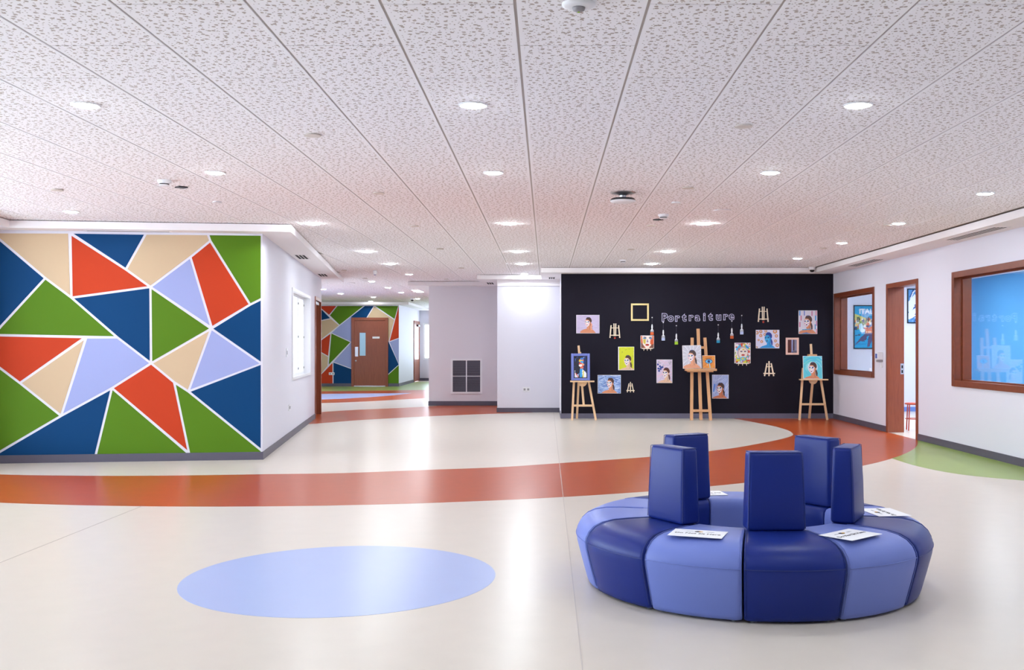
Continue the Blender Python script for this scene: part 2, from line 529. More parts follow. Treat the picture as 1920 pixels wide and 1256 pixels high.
# mural panels
def inset(poly, d, keep):
    n = len(poly)
    area = sum(poly[i][0] * poly[(i + 1) % n][1] - poly[(i + 1) % n][0] * poly[i][1] for i in range(n))
    if area < 0:
        poly, keep = list(reversed(poly)), [keep[(n - 2 - i) % n] for i in range(n)]
    lines = []
    for i in range(n):
        p, q = Vector(poly[i]), Vector(poly[(i + 1) % n])
        t = (q - p).normalized()
        nn = Vector((-t.y, t.x))
        lines.append((p + nn * (0 if keep[i] else d), t))
    out = []
    for i in range(n):
        (p, t), (q, s) = lines[i - 1], lines[i]
        den = t.x * s.y - t.y * s.x
        if abs(den) < 1e-4:
            out.append(tuple(q)); continue
        a = ((q.x - p.x) * s.y - (q.y - p.y) * s.x) / den
        out.append(tuple(p + t * a))
    return out
MURAL = [
 ('beige', [(-14, 437.5), (130, 438), (134, 558), (85, 521.4)]),
 ('blue', [(-25, 437), (-14, 437.5), (85, 521.4), (-13, 628), (-25, 628)]),
 ('green', [(85, 521.4), (134, 558), (220, 632.5), (-13, 628)]),
 ('orange', [(132, 438), (236, 505), (282, 538), (134, 558)]),
 ('blue', [(134, 438), (272.5, 440), (236, 505)]),
 ('beige', [(272.5, 440), (390.5, 441), (394.3, 451.6), (357, 482), (282, 538), (236, 505)]),
 ('green', [(390.5, 441), (491, 442), (491, 560), (469, 571), (394.3, 451.6)]),
 ('orange', [(394.3, 451.6), (469, 571), (397, 614), (357, 482)]),
 ('lilac', [(357, 482), (397, 615), (282, 538)]),
 ('blue', [(134, 558), (282, 538), (283, 681), (220, 632.5)]),
 ('green', [(282, 538), (396, 616), (283.3, 681)]),
 ('blue', [(396, 616), (469, 571), (491, 560), (491, 682)]),
 ('orange', [(-25, 628), (160, 632), (37.3, 718), (-25, 671)]),
 ('beige', [(161, 632.5), (114.7, 779.5), (37.3, 718)]),
 ('lilac', [(162, 632.5), (220, 632.5), (283, 681), (209.9, 727.5), (114.7, 779.5)]),
 ('green', [(-25, 671), (37.3, 718), (114.7, 779.5), (-14, 855), (-25, 855)]),
 ('blue', [(-14, 855), (114.7, 779.5), (209.9, 727.5), (179.7, 852)]),
 ('green', [(209.9, 727.5), (353, 849.5), (179.7, 852)]),
 ('orange', [(283.5, 681), (326.5, 716.5), (354.5, 849.5), (209.9, 727.5)]),
 ('beige', [(283.5, 681), (396, 616), (353.2, 733.7), (326.5, 716.5)]),
 ('lilac', [(396, 616), (491, 682), (353.2, 733.7)]),
 ('blue', [(353.2, 733.7), (491, 681), (491, 845)]),
 ('green', [(326.5, 716.5), (353.2, 733.7), (491, 845), (491, 848), (354.5, 849.5)])]
for c, px in MURAL:
    pts = [mural_pt(*p) for p in px]
    n = len(px)
    keep = []
    for i in range(n):
        a, b = px[i], px[(i + 1) % n]
        keep.append((a[1] < 443 and b[1] < 443) or (a[1] > 847 and b[1] > 847) or (a[0] < -24 and b[0] < -24))
    pts = inset(pts, 0.0145, keep)
    pts = [(min(u, -0.012), z) for u, z in pts]
    MB().prism(pts, -0.003, 0.0, 'xz').build('triangle_panel', 'panel_' + c, wm)
FAR = [
 ('orange', [(60, 95), (290, 95), (190, 218), (60, 110)]), ('blue', [(60, 115), (98, 142), (213, 258), (60, 290)]),
 ('green', [(292, 95), (645, 95), (325, 348), (192, 218)]), ('beige', [(60, 292), (213, 260), (325, 348), (98, 528), (60, 556)]),
 ('blue', [(648, 95), (777, 95), (680, 252), (480, 252), (468, 236)]), ('lilac', [(468, 236), (500, 252), (500, 578), (215, 447), (325, 348)]),
 ('green', [(215, 447), (475, 567), (178, 877)]), ('orange', [(60, 556), (98, 530), (213, 447), (180, 757), (98, 710), (60, 690)]),
 ('beige', [(60, 690), (98, 710), (180, 757), (174, 880), (98, 972), (60, 1010)]), ('lilac', [(475, 567), (500, 578), (500, 922), (240, 827)]),
 ('orange', [(60, 1010), (98, 972), (238, 827), (240, 1125), (60, 1125)]), ('blue', [(240, 827), (500, 922), (500, 1125), (241, 1125)]),
 ('beige', [(779, 95), (1047, 275), (972, 560), (940, 560), (940, 270), (681, 252)]), ('green', [(783, 95), (1097, 95), (1047, 273)]),
 ('orange', [(1098, 95), (1106, 95), (1106, 517), (973, 563)]), ('lilac', [(973, 563), (1106, 517), (1106, 862)]),
 ('blue', [(940, 520), (973, 563), (1106, 862), (940, 1010)]), ('green', [(1106, 862), (1106, 1125), (940, 1125), (940, 1010)])]
for c, cr in FAR:
    px = [(590 + a / 6.976, 560 + b / 6.976) for a, b in cr]
    pts = [at_depth(x, y, YF) for x, y in px]
    n = len(px)
    keep = [(cr[i][1] < 96 and cr[(i + 1) % n][1] < 96) or (cr[i][1] > 1124 and cr[(i + 1) % n][1] > 1124) or cr[i][0] == cr[(i + 1) % n][0] for i in range(n)]
    pts = [(min(x, -5.244), min(z, SOFF - .002)) for x, z in inset(pts, 0.015, keep)]
    MB().prism(pts, YF - .004, YF, 'xz').build('triangle_panel', 'panel_' + c, wf)

# skirting boards
def skirt(name, boxes, m='skirting_grey', loc=(0, 0, 0), rz=0.0):
    mb = MB()
    for b in boxes: mb.box(*b)
    tag(mb.build(name, m, None, loc, rz), 'grey vinyl skirting along the wall foot', 'skirting', kind='structure')
SK = .1
skirt('baseboard_right', [(XR - .012, XR, -4.3, DR[0], 0, SK), (XR - .012, XR, DR[1], YB, 0, SK)])
skirt('baseboard_back', [(.288, XR - .012, YB - .012, YB, 0, SK), (.288, .30, YB, YW, 0, SK)], 'skirting_pale')
skirt('baseboard_middle', [(-1.082, .288, YW - .012, YW, 0, SK)])
skirt('baseboard_vent', [(-2.862, -1.07, YV - .012, YV, 0, SK + .01)])
skirt('baseboard_far', [(-10, -6.93, YF - .014, YF, 0, .11), (-5.63, -5.23, YF - .014, YF, 0, .11), (-5.24, -5.228, YF, 40.05, 0, .11), (-5.24, -.5, YE - .012, YE, 0, .11)])
skirt('baseboard_mural', [(-3.35, .012, -.012, 0, 0, SK), (0, .012, 0, dv0, 0, SK)], loc=BLOC, rz=ANG)
skirt('baseboard_room', [(6.2, 9.4, 22.488, 22.5, 0, SK), (9.388, 9.4, 8, 22.488, 0, SK)], 'room_skirting')

# soffits
def trim(name, boxes, loc=(0, 0, 0), rz=0.0):
    mb = MB()
    for b in boxes: mb.box(*b[:5], min(b[5], CEIL - .009))
    return tag(mb.build(name, 'soffit_white', None, loc, rz), 'white plaster soffit stepping down from the tiled ceiling', 'soffit', kind='structure')
trim('trim_1', [(5.30, XR, -4.3, YB, SOFF, CEIL)])
trim('trim_2', [(-.10, 5.30, YB - .38, YB, SOFF, CEIL), (-.10, .30, YB, YW, SOFF, CEIL)])
trim('trim_3', [(-1.5, -.10, YW - .22, YW, SOFF, CEIL), (-1.5, -1.07, YW, YV, SOFF, CEIL)])
trim('trim_4', [(-3.31, -1.5, YV - .36, YV, SOFF, CEIL), (-3.31, -2.85, YV, 30, SOFF, CEIL)])
trim('trim_5', [(-10, -4.84, YF - .4, YF, SOFF, CEIL), (-5.24, -4.84, YF, YE, SOFF, CEIL)])
trim('trim_6', [(0, .39, -.28, 10.2, SOFF, CEIL), (-3.35, 0, -.28, 0, SOFF, CEIL), (-3.35, -2.96, -17.6, -.28, SOFF, CEIL), (-6, 0, VEND, 10.2, SOFF, CEIL)], BLOC, ANG)
trim('trim_7', [(-1.07, .30, YW - .03, YW, 2.765, SOFF)])
trim('trim_8', [(.286, .30, YB + .9, YB + 1.05, 0.1, 1.9)])

# ------------------------------------------------------------------ windows and doors
def casing_y(t, xf, y0, y1, z0, z1, w, dep, mt, sill=True, out=.018):
    """four casing boards proud of a wall face that looks to -X, plus linings of depth dep"""
    MB().box(xf - out, xf, y0, y0 + w, z0, z1).build('casing', mt, t, bevel=.004)
    MB().box(xf - out, xf, y1 - w, y1, z0, z1).build('casing', mt, t, bevel=.004)
    MB().box(xf - out, xf, y0 + w, y1 - w, z1 - w, z1).build('casing', mt, t, bevel=.004)
    if sill: MB().box(xf - out - .01, xf, y0 + w, y1 - w, z0, z0 + w).build('casing', mt, t, bevel=.004)
    e = .016
    MB().box(xf, xf + dep, y0, y0 + w - e, z0, z1).build('lining', mt, t)
    MB().box(xf, xf + dep, y1 - w + e, y1, z0, z1).build('lining', mt, t)
    MB().box(xf, xf + dep, y0 + w - e, y1 - w + e, z1 - w + e, z1).build('lining', mt, t)
    if sill: MB().box(xf, xf + dep, y0 + w - e, y1 - w + e, z0, z0 + w - e).build('lining', mt, t)
for i, W in enumerate((W1, W2)):
    t = struct('window_%d' % (i + 1), ('timber framed window beside the black wall', 'wide timber framed window looking onto a sky blue wall')[i], 'window')
    casing_y(t, XR, *W, .085, .24, 'frame_wood')
    y0, y1, z0, z1 = W[0] + .07, W[1] - .07, W[2] + .07, W[3] - .07
    for b in ((y0, y0 + .03, z0, z1), (y1 - .03, y1, z0, z1), (y0 + .03, y1 - .03, z0, z0 + .03), (y0 + .03, y1 - .03, z1 - .03, z1)):
        MB().box(5.862, 5.905, *b).build('glazing_bead', 'frame_wood', t)
    MB().box(5.878, 5.888, y0 + .028, y1 - .028, z0 + .028, z1 - .028).build('pane', 'window_glass', t)
t = struct('door_1', 'open timber door frame leading into the classroom', 'door')
casing_y(t, XR, *DR, .075, .27, 'door_wood', sill=False)
MB().box(5.97, 6.025, DR[1] - .062, DR[1] - .055, .98, 1.16).build('strike_plate', 'steel', t)
MB().box(5.985, 6.01, DR[1] - .064, DR[1] - .062, 1.0, 1.05).build('strike_slot', 'slot_black', t)
MB().box(5.985, 6.01, DR[1] - .064, DR[1] - .062, 1.08, 1.13).build('strike_slot', 'slot_black', t)

# frosted window in the side wall of the block
t = struct('window_3', 'white framed window with self glowing frosted panels in the white side wall', 'window', BLOC, ANG)
a, b, z0, z1 = SW
for bx_ in ((0.0, .02, a, a + .05, z0, z1), (0, .02, b - .05, b, z0, z1), (0, .02, a + .05, b - .05, z0, z0 + .05), (0, .02, a + .05, b - .05, z1 - .05, z1)):
    MB().box(*bx_).build('casing', 'plastic_white', t, bevel=.003)
for bx_ in ((-.2, 0, a, a + .03, z0, z1), (-.2, 0, b - .03, b, z0, z1), (-.2, 0, a + .03, b - .03, z0, z0 + .03), (-.2, 0, a + .03, b - .03, z1 - .03, z1)):
    MB().box(*bx_).build('lining', 'plastic_white', t)
np_ = 3
wv = (b - a - .06) / np_
for k in range(np_):
    p0, p1 = a + .03 + k * wv, a + .03 + (k + 1) * wv
    q = MB().box(-.13, -.118, p0 + .05, p1 - .05, z0 + .08, z1 - .08).build('frosted_pane', 'glowing_pane', t)
    for bx_ in ((p0, p0 + .05, z0 + .03, z1 - .03), (p1 - .05, p1, z0 + .03, z1 - .03), (p0 + .05, p1 - .05, z0 + .03, z0 + .08), (p0 + .05, p1 - .05, z1 - .08, z1 - .03)):
        MB().box(-.14, -.105, *bx_).build('sash', 'plastic_white', t)
    for z in (1.05, 1.62, 2.22):
        for y in (p0 + .025, p1 - .025):
            MB().box(-.105, -.098, y - .018, y + .018, z - .018, z + .018).build('stud', 'plastic_dark', t)

# dark doorway at the end of the side wall
t = struct('door_2', 'dark brown timber doorway at the end of the white side wall', 'door', BLOC, ANG)
for bx_ in ((0, .018, dv0, dv0 + .07, 0, 2.45), (0, .018, dv1 - .07, dv1, 0, 2.45), (0, .018, dv0 + .07, dv1 - .07, 2.38, 2.45)):
    MB().box(*bx_).build('casing', 'door_wood', t, bevel=.003)
for bx_ in ((-.2, 0, dv0, dv0 + .055, 0, 2.45), (-.2, 0, dv1 - .055, dv1, 0, 2.45), (-.2, 0, dv0 + .055, dv1 - .055, 2.39, 2.45)):
    MB().box(*bx_).build('lining', 'door_wood', t)
MB().box(-.19, -.145, dv0 + .055, dv1 - .055, 0.008, 2.388).build('door_leaf', 'door_wood', t)
MB().box(-.12, -.02, dv0 + .2, dv1 - .1, 2.31, 2.37).build('door_closer', 'steel', t)

# door in the far mural
t = struct('door_3', 'brown timber door with narrow vision panel in the far mural wall', 'door')
x0, x1 = at_depth(659.1, 700, YF)[0], at_depth(727.9, 700, YF)[0]
for bx_ in ((x0, x0 + .1, YF - .05, YF + .0, 0, 2.45), (x1 - .1, x1, YF - .05, YF, 0, 2.45), (x0 + .1, x1 - .1, YF - .05, YF, 2.35, 2.45)):
    MB().box(*bx_).build('casing', 'door_wood', t, bevel=.006)
lf = MB().box(x0 + .1, x1 - .1, YF - .02, YF - .002, .03, 2.35).build('door_leaf', 'door_wood', t)
vp = lambda cx, cy: at_depth(590 + cx / 6.976, 560 + cy / 6.976, YF)
(a0, b0), (a1, b1) = vp(590, 745), vp(668, 445)
MB().box(a0, a1, YF - .026, YF - .02, b0, b1).build('vision_pane', mat('vision_glass', (176, 214, 242), .1), lf)
for bx_ in ((a0 - .03, a0, b0 - .03, b1 + .03), (a1, a1 + .03, b0 - .03, b1 + .03), (a0, a1, b0 - .03, b0), (a0, a1, b1, b1 + .03)):
    MB().box(bx_[0], bx_[1], YF - .032, YF - .02, bx_[2], bx_[3]).build('vision_frame', 'door_wood', lf)
(a0, b0), (a1, b1) = vp(757, 521), vp(851, 495)
sg = MB().box(a0, a1, YF - .028, YF - .02, b0, b1).build('door_sign', 'plastic_white', lf)
(a0, b0), (a1, b1) = vp(530, 755), vp(570, 630)
hb = MB().box(a0, a1, YF - .03, YF - .02, b0, b1).build('push_plate', 'steel', lf)
(a0, b0) = vp(540, 812)
MB().lathe([(.0, -.045), (.025, -.04), (.034, -.03), (.034, -.02)], 12, (a0, YF, b0), 'y').build('lock', 'steel', lf)
MB().box(x0 + .1, x1 - .1, YF - .06, YF - .02, 0.0, .03).build('threshold', 'steel', t)

# glazed door and window at the corridor end
t = struct('door_4', 'glazed timber door at the bright end of the far corridor', 'door')
for bx_ in ((40.05, 40.15, 0, 2.44), (41.7, 41.8, 0, 2.44), (40.15, 41.7, 2.34, 2.44)):
    MB().box(-5.26, -5.21, *bx_).build('casing', 'door_wood', t)
for bx_ in ((40.15, 40.3, .02, 2.34), (41.55, 41.7, .02, 2.34), (40.3, 41.55, .02, .9), (40.3, 41.55, 2.2, 2.34)):
    MB().box(-5.25, -5.215, *bx_).build('door_rail', 'door_wood', t)
MB().box(-5.235, -5.228, 40.3, 41.55, .9, 2.2).build('pane', 'glowing_pane', t)  # pane glows itself in place of light behind the door
MB().box(-5.215, -5.15, 40.9, 41.6, 2.22, 2.3).build('door_closer', 'plastic_dark', t)
t = struct('window_4', 'white framed daylight window at the corridor end', 'window')
for bx_ in ((-5.09, -5.02, .875, 2.375), (-3.47, -3.4, .875, 2.375), (-5.02, -3.47, .875, .945), (-5.02, -3.47, 2.305, 2.375), (-4.28, -4.22, .945, 2.305)):
    MB().box(bx_[0], bx_[1], YE + .02, YE + .08, bx_[2], bx_[3]).build('sash', 'plastic_white', t)
MB().box(-5.02, -3.47, YE + .045, YE + .052, .945, 2.305).build('pane', 'window_glass', t)
t = struct('window_5', 'unseen long window added to bring daylight into the far corridor', 'window')  # out of view, added to let daylight into the corridor
for y in (34, 37.5, 40.93):
    MB().box(-.44, -.36, y, y + .07, .8, 2.7).build('sash', 'plastic_white', t)
MB().box(-.404, -.396, 34.0, 41.0, .8, 2.7).build('pane', 'window_glass', t)

t = struct('window_6', 'unseen long side window added to light the far hall', 'window')  # hidden glazing added to brighten the far ceiling
for k in range(3):
    MB().box(-10.14, -10.06, 23 + k * 2.4 - .04, 23 + k * 2.4 + .04, .5, 2.75).build('mullion', 'plastic_white', t)
    if k < 2: MB().box(-10.104, -10.096, 23.04 + k * 2.4, 25.36 + k * 2.4, .5, 2.75).build('pane', 'window_glass', t)
t = struct('window_7', 'unseen long side windows added for daylight from the left of the hall', 'window', BLOC, ANG)  # out of frame, added for the daylight from the left
for k in range(7):
    v = -10 + k * 9.6 / 6
    MB().box(-3.49, -3.41, v - .04, v + .04, .3, 2.8).build('mullion', 'plastic_white', t)
    if k < 6: MB().box(-3.454, -3.446, v + .04, v + 9.6 / 6 - .04, .3, 2.8).build('pane', 'window_glass', t)

# ------------------------------------------------------------------ ceiling fittings
down = thing('downlight', 'round recessed white downlight glowing in the tiled ceiling', 'downlight', group='recessed downlights of the hall')
MB().lathe([(.068, 0), (.092, 0), (.092, -.004), (.086, -.009), (.074, -.008), (.068, -.002)], 28).build('trim_ring', 'plastic_white', down, smooth=False)
MB().lathe([(.064, -.0005), (.068, -.0005), (.068, -.009), (.058, -.014), (.03, -.018), (.001, -.019)], 28).build('lens', 'downlight_lens', down)
spots = []
for X in (-2.93, -.465, 1.985):
    spots += [(X, y) for y in (1.41, 3.93, 6.45, 8.97, 12.75, 16.55, 19.05)]
spots += [(4.42, y) for y in (2.7, 5.2, 7.7, 10.2, 12.7, 15.14, 17.83)]
spots += [(-5.43, 11.58), (-5.35, 9.1), (-4.95, 6.6), (-4.75, 4.1)]
spots += [(-.465, 21.69), (-2.95, 21.81), (-4.18, 24.29), (-4.2, 26.92), (-4.21, 29.42), (-4.22, 33.28), (-6.08, 27.65), (-6.09, 30.01), (-5.47, 32.1), (-6.11, 35.3),
          (-7.9, 26.0), (-7.9, 29.0), (-7.9, 32.5)]
strong = None
for i, (x, y) in enumerate(spots):
    o = down if i == 0 else copy_tree(down)
    o.location = (x, y, CEIL)
    if 12 < y < 20 and x < 4:                # wider lamp spacing here, stronger lamps
        ln = o.children[1]
        if strong is None:
            strong = ln.data.copy()
            strong.materials[0] = MATS['downlight_lens_strong']
        ln.data = strong
    if y > 23: tag(o, 'round recessed downlight glowing in the far corridor ceiling', group='downlights of the far corridor')
    elif y > 21: tag(o, 'round recessed downlight in the ceiling close to the short white wall', group='downlights by the short white wall')
    elif x > 4: tag(o, 'round recessed downlight in the row beside the window wall soffit', group='downlights beside the window wall')
    elif 6 < y < 7 and x > -4: tag(o, 'round recessed downlight in the row over the seating ring and blue floor disc', group='downlights over the seating ring')
    elif 8.5 < y < 9.05 and x > -4: tag(o, 'round recessed downlight in the row over the near edge of the orange floor band', group='downlights over the orange band')
    elif 12 < y < 13 and x > -4: tag(o, 'round recessed downlight in the row level with the mural wall corner', group='downlights level with the mural')
    elif y > 13: tag(o, 'round recessed downlight in the rows closest to the black portrait wall', group='downlights closest to the black wall')
    elif x < -4.5: tag(o, 'round recessed downlight in the ceiling close to the mural', group='downlights near the mural')
def light_panel(loc, sx, sy, label, group):
    t = thing('ceiling_light', label, 'ceiling light', loc, group=group)
    MB().box(-sx / 2, sx / 2, -sy / 2, sy / 2, -.006, 0).build('frame', 'plastic_white', t)
    MB().box(-sx / 2 + .03, sx / 2 - .03, -sy / 2 + .03, sy / 2 - .03, -.009, -.006).build('diffuser', 'panel_lens', t)
light_panel((-3.45, 28.6, CEIL), .6, 1.2, 'rectangular bright panel light in the far corridor ceiling', 'panel lights of the far corridor')
for x in (6.8, 7.9):  # unseen lamps added to make the classroom bright
    for y in (10.0, 12.6, 15.2, 17.8, 20.6):
        light_panel((x, y, 2.93), .6, .6, 'unseen square panel light added to brighten the classroom', 'added panel lights of the classroom')

def cover(px, py, r=.06, label='round cream cover plate set in the tiled ceiling', nm='sprinkler_cover', m1='plastic_cream', grp='round cover plates in the ceiling'):
    x, y = ceil_pt(px, py)
    t = thing(nm, label, 'cover plate', (x, y, CEIL), group=grp)
    MB().lathe([(r * .9, 0), (r * .9, -.006), (r, -.008), (r, -.012), (r * .3, -.014), (.001, -.014)], 20).build('plate', m1, t)
    MB().lathe([(r * .82, 0), (r * .82, -.0055)], 20).build('cup', 'plastic_grey', t)
for p in ((587, 252), (1394, 235), (107, 355), (710, 361), (777, 423), (825, 466), (1290, 351), (1221, 422), (1183, 467), (1665, 421), (1543, 465), (865, 502),
          (645, 506), (684, 521.5), (837, 523)):
    cover(*p)
for p in ((1849, 360), (1267, 379), (407, 378)):
    cover(*p, .05, 'small round white cap on the tiled ceiling', 'small_sprinkler', 'plastic_white', 'small white caps in the ceiling')
cover(1354, 394, .11, 'broad round ceiling speaker grille between downlights', 'ceiling_speaker', 'soffit_white', 'ceiling speakers')
cover(658, 530, .11, 'broad round speaker grille in the far corridor ceiling', 'ceiling_speaker', 'soffit_white', 'corridor ceiling speakers')
def detector(px, py, label, grp='smoke detectors on the ceiling'):
    x, y = ceil_pt(px, py)
    t = thing('smoke_detector', label, 'smoke detector', (x, y, CEIL), group=grp)
    MB().lathe([(.062, 0), (.062, -.012), (.052, -.03), (.048, -.032)], 24).build('base', 'plastic_white', t)
    MB().lathe([(.043, -.032), (.043, -.042)], 24).build('vent_ring', 'plastic_dark', t)
    MB().lathe([(.046, -.042), (.046, -.048), (.03, -.054), (.001, -.055)], 24).build('cap', 'plastic_white', t)
detector(308, 338, 'white smoke detector beside a small dark square plate, above the mural')
detector(1244, 402, 'white smoke detector beside a small dark plate near the black wall')
detector(1168, 487, 'white smoke detector close to the black wall soffit')
for p, l in (((340, 350), 'small dark square plate beside the smoke detector above the mural'), ((1234, 411), 'small dark square plate beside the smoke detector by the black wall')):
    x, y = ceil_pt(*p)
    t = thing('ceiling_indicator', l, 'indicator', (x, y, CEIL), .78)
    MB().box(-.045, .045, -.045, .045, -.012, 0).build('plate', 'plastic_dark', t)
    MB().lathe([(.02, -.012), (.014, -.02), (.001, -.021)], 12).build('lamp', 'plastic_grey', t)
# hanging access point
x, y = ceil_pt(1168, 361)
t = thing('access_point', 'oval white device with black rim hanging from a metal ceiling bracket', 'access point', (x, y, CEIL))
MB().lathe([(.0, 0), (.13, 0), (.12, -.008), (.06, -.016), (.035, -.03), (.03, -.055)], 24).build('bracket', 'steel', t)
MB().lathe([(.05, -.055), (.115, -.06), (.128, -.078), (.128, -.082)], 28).build('rim', 'plastic_dark', t)
MB().lathe([(.128, -.082), (.126, -.09), (.09, -.102), (.04, -.108), (.001, -.109)], 28).build('dome', 'plastic_white', t, smooth=True)
# emergency light at the top edge
x, y = ceil_pt(1085, 7)
t = thing('emergency_light', 'oval white emergency light fitting with clear lens on the ceiling', 'emergency light', (x, y, CEIL))
MB().lathe([(.075, 0), (.075, -.008), (.06, -.016), (.04, -.018)], 28).build('housing', 'plastic_white', t, smooth=True)
MB().lathe([(.03, -.018), (.026, -.03), (.012, -.036), (.001, -.037)], 20).build('lens', 'plastic_grey', t, smooth=True)
MB().lathe([(.006, -.036), (.005, -.04), (.001, -.041)], 10).build('indicator', mat('led_green', (150, 190, 60), .3), t)
# corridor sensor
x, y = ceil_pt(703, 507)
t = thing('ceiling_sensor', 'white cylindrical sensor hanging under the far corridor ceiling', 'sensor', (x, y, CEIL))
MB().lathe([(.035, 0), (.04, -.01), (.04, -.08), (.036, -.085)], 18).build('housing', 'plastic_white', t)
MB().lathe([(.02, -.085), (.016, -.095), (.001, -.098)], 14).build('lens', 'plastic_blue', t)
# dome cameras
def dome_camera(loc, label, sc=1.0):
    t = thing('security_camera', label, 'camera', loc)
    MB().lathe([(.065 * sc, 0), (.065 * sc, -.045 * sc), (.055 * sc, -.055 * sc)], 20).build('housing', 'plastic_white', t)
    MB().lathe([(.048 * sc, -.055 * sc), (.045 * sc, -.075 * sc), (.03 * sc, -.095 * sc), (.001, -.1 * sc)], 20).build('dome', 'plastic_dark', t, smooth=True)
X, _ = at_depth(1522.7, 505, YB - .46)
dome_camera((X, YB - .46, CEIL), 'small white security camera with dark dome above the black wall')
x, y = ceil_pt(773, 559)
dome_camera((x, y, CEIL), 'dark dome security camera in the far corridor ceiling')

# slot diffusers in the soffits
def diffuser(loc, rz, lx, ly, n, label, grp, pitch_axis='x'):
    t = thing('air_diffuser', label, 'air diffuser', loc, rz, group=grp)
    MB().box(-lx / 2, lx / 2, -ly / 2, ly / 2, -.004, 0).build('slot_backing', 'slot_black', t)
    e = .02
    for bx_ in ((-lx / 2 - e, -lx / 2 + .004, -ly / 2 - e, ly / 2 + e), (lx / 2 - .004, lx / 2 + e, -ly / 2 - e, ly / 2 + e),
                (-lx / 2, lx / 2, -ly / 2 - e, -ly / 2 + .004), (-lx / 2, lx / 2, ly / 2 - .004, ly / 2 + e)):
        MB().box(*bx_, -.0055, 0).build('frame', 'soffit_white', t)
    for k in range(1, n):
        c = -lx / 2 + lx * k / n
        MB().box(c - .006, c + .006, -ly / 2, ly / 2, -.0055, -.004).build('blade', 'soffit_white', t)
def block_world(u, v, z): 
    p = OB + UB * u + VB * v
    return (p.x, p.y, z)
def soff_local(px, py):
    P = Vector(ceil_pt(px, py, SOFF)) - OB
    return P.dot(UB), P.dot(VB)
for px, py in ((566, 481.5), (605.5, 515.5)):
    u, v = soff_local(px, py)
    diffuser(block_world(min(u, .27), v, SOFF), ANG, .16, .75, 3, 'three slot air diffuser in the soffit over the white side wall', 'soffit diffusers over the side wall')
diffuser(block_world(-1.62, -.10, SOFF), ANG + math.pi / 2, .07, 1.0, 1, 'long single slot air diffuser in the soffit over the mural', 'mural diffuser')
diffuser(ceil_pt(1828, 438, SOFF)[:1] + (ceil_pt(1828, 438, SOFF)[1], SOFF), 0, .17, 1.5, 4, 'long slot air diffuser in the soffit above the wide window', 'right soffit diffuser one')
xx = ceil_pt(1624, 492.5, SOFF)
diffuser((5.53, xx[1], SOFF), 0, .17, 1.5, 4, 'long slot air diffuser in the soffit near the black wall corner', 'right soffit diffuser two')
diffuser((.12, ceil_pt(1031, 521, SOFF)[1], SOFF), 0, .13, .55, 3, 'small three slot diffuser in the soffit left of the black wall', 'small diffuser one')
diffuser((-1.29, ceil_pt(918, 531, SOFF)[1], SOFF), 0, .15, .7, 3, 'small three slot diffuser in the soffit beside the vent wall', 'small diffuser two')

# ------------------------------------------------------------------ wall fittings
t = thing('return_air_grille', 'large dark louvred return air grille in a white frame', 'grille', (0, 0, 0))
gx0, gz0 = at_depth(845.5, 738, YV); gx1, gz1 = at_depth(904, 672.5, YV)
t.location = ((gx0 + gx1) / 2, YV, gz0)
w, hgt = gx1 - gx0, gz1 - gz0
MB().box(-w / 2 + .03, w / 2 - .03, -.006, 0, .03, hgt - .03).build('backing', 'slot_black', t)
for bx_ in ((-w / 2, -w / 2 + .045, 0, hgt), (w / 2 - .045, w / 2, 0, hgt), (-w / 2 + .045, w / 2 - .045, 0, .045), (-w / 2 + .045, w / 2 - .045, hgt - .045, hgt)):
    MB().box(bx_[0], bx_[1], -.03, 0, bx_[2], bx_[3]).build('frame', 'plastic_white', t)
MB().box(-.012, .012, -.034, 0, .045, hgt - .045).build('mullion', 'plastic_white', t)
for s in (-1, 1):
    MB().box(min(s * .012, s * (w / 2 - .045)), max(s * .012, s * (w / 2 - .045)), -.03, -.006, hgt * .495, hgt * .495 + .014).build('rail', 'plastic_white', t)
lv = MB()
for k in range(28):
    z = .06 + k * (hgt - .11) / 28
    lv.add([(-w / 2 + .045, -.024, z), (w / 2 - .045, -.024, z), (w / 2 - .045, -.008, z + .014), (-w / 2 + .045, -.008, z + .014),
            (-w / 2 + .045, -.024, z - .003), (w / 2 - .045, -.024, z - .003), (w / 2 - .045, -.008, z + .011), (-w / 2 + .045, -.008, z + .011)],
           [(0, 1, 2, 3), (7, 6, 5, 4), (0, 4, 5, 1), (3, 2, 6, 7)])
tag(lv.build('louvre_slats', 'louver_grey', t), kind='stuff')

def socket(name, label, loc, rz, w, h, n, cat='socket'):
    t = thing(name, label, cat, loc, rz)
    MB().box(-w / 2, w / 2, -.012, 0, -h / 2, h / 2).build('face_plate', 'plastic_white', t, bevel=.003)
    for k in range(n):
        x = (k - (n - 1) / 2) * w / n
        MB().box(x - w / n * .28, x + w / n * .28, -.015, -.012, -h * .22, h * .22).build('rocker', 'plastic_grey', t)
X, Z = at_depth(987, 730, YW)
socket('double_socket', 'white double socket plate low on the short white wall', (X, YW, Z), 0, .16, .1, 2)
X, Z = at_depth(622, 700.5, YF)
socket('wall_socket', 'white socket strip on the red triangle of the far mural', (X, YF - .004, Z), 0, .2, .09, 2)
v, z = side_pt(537, 661); socket('light_switch', 'white light switch on the side wall left of the frosted window', block_world(0, v, z), ANG + math.pi / 2, .1, .13, 1, 'switch')
v, z = side_pt(542, 764); socket('wall_socket', 'white socket low on the side wall under the frosted window', block_world(0, v, z), ANG + math.pi / 2, .16, .1, 2)

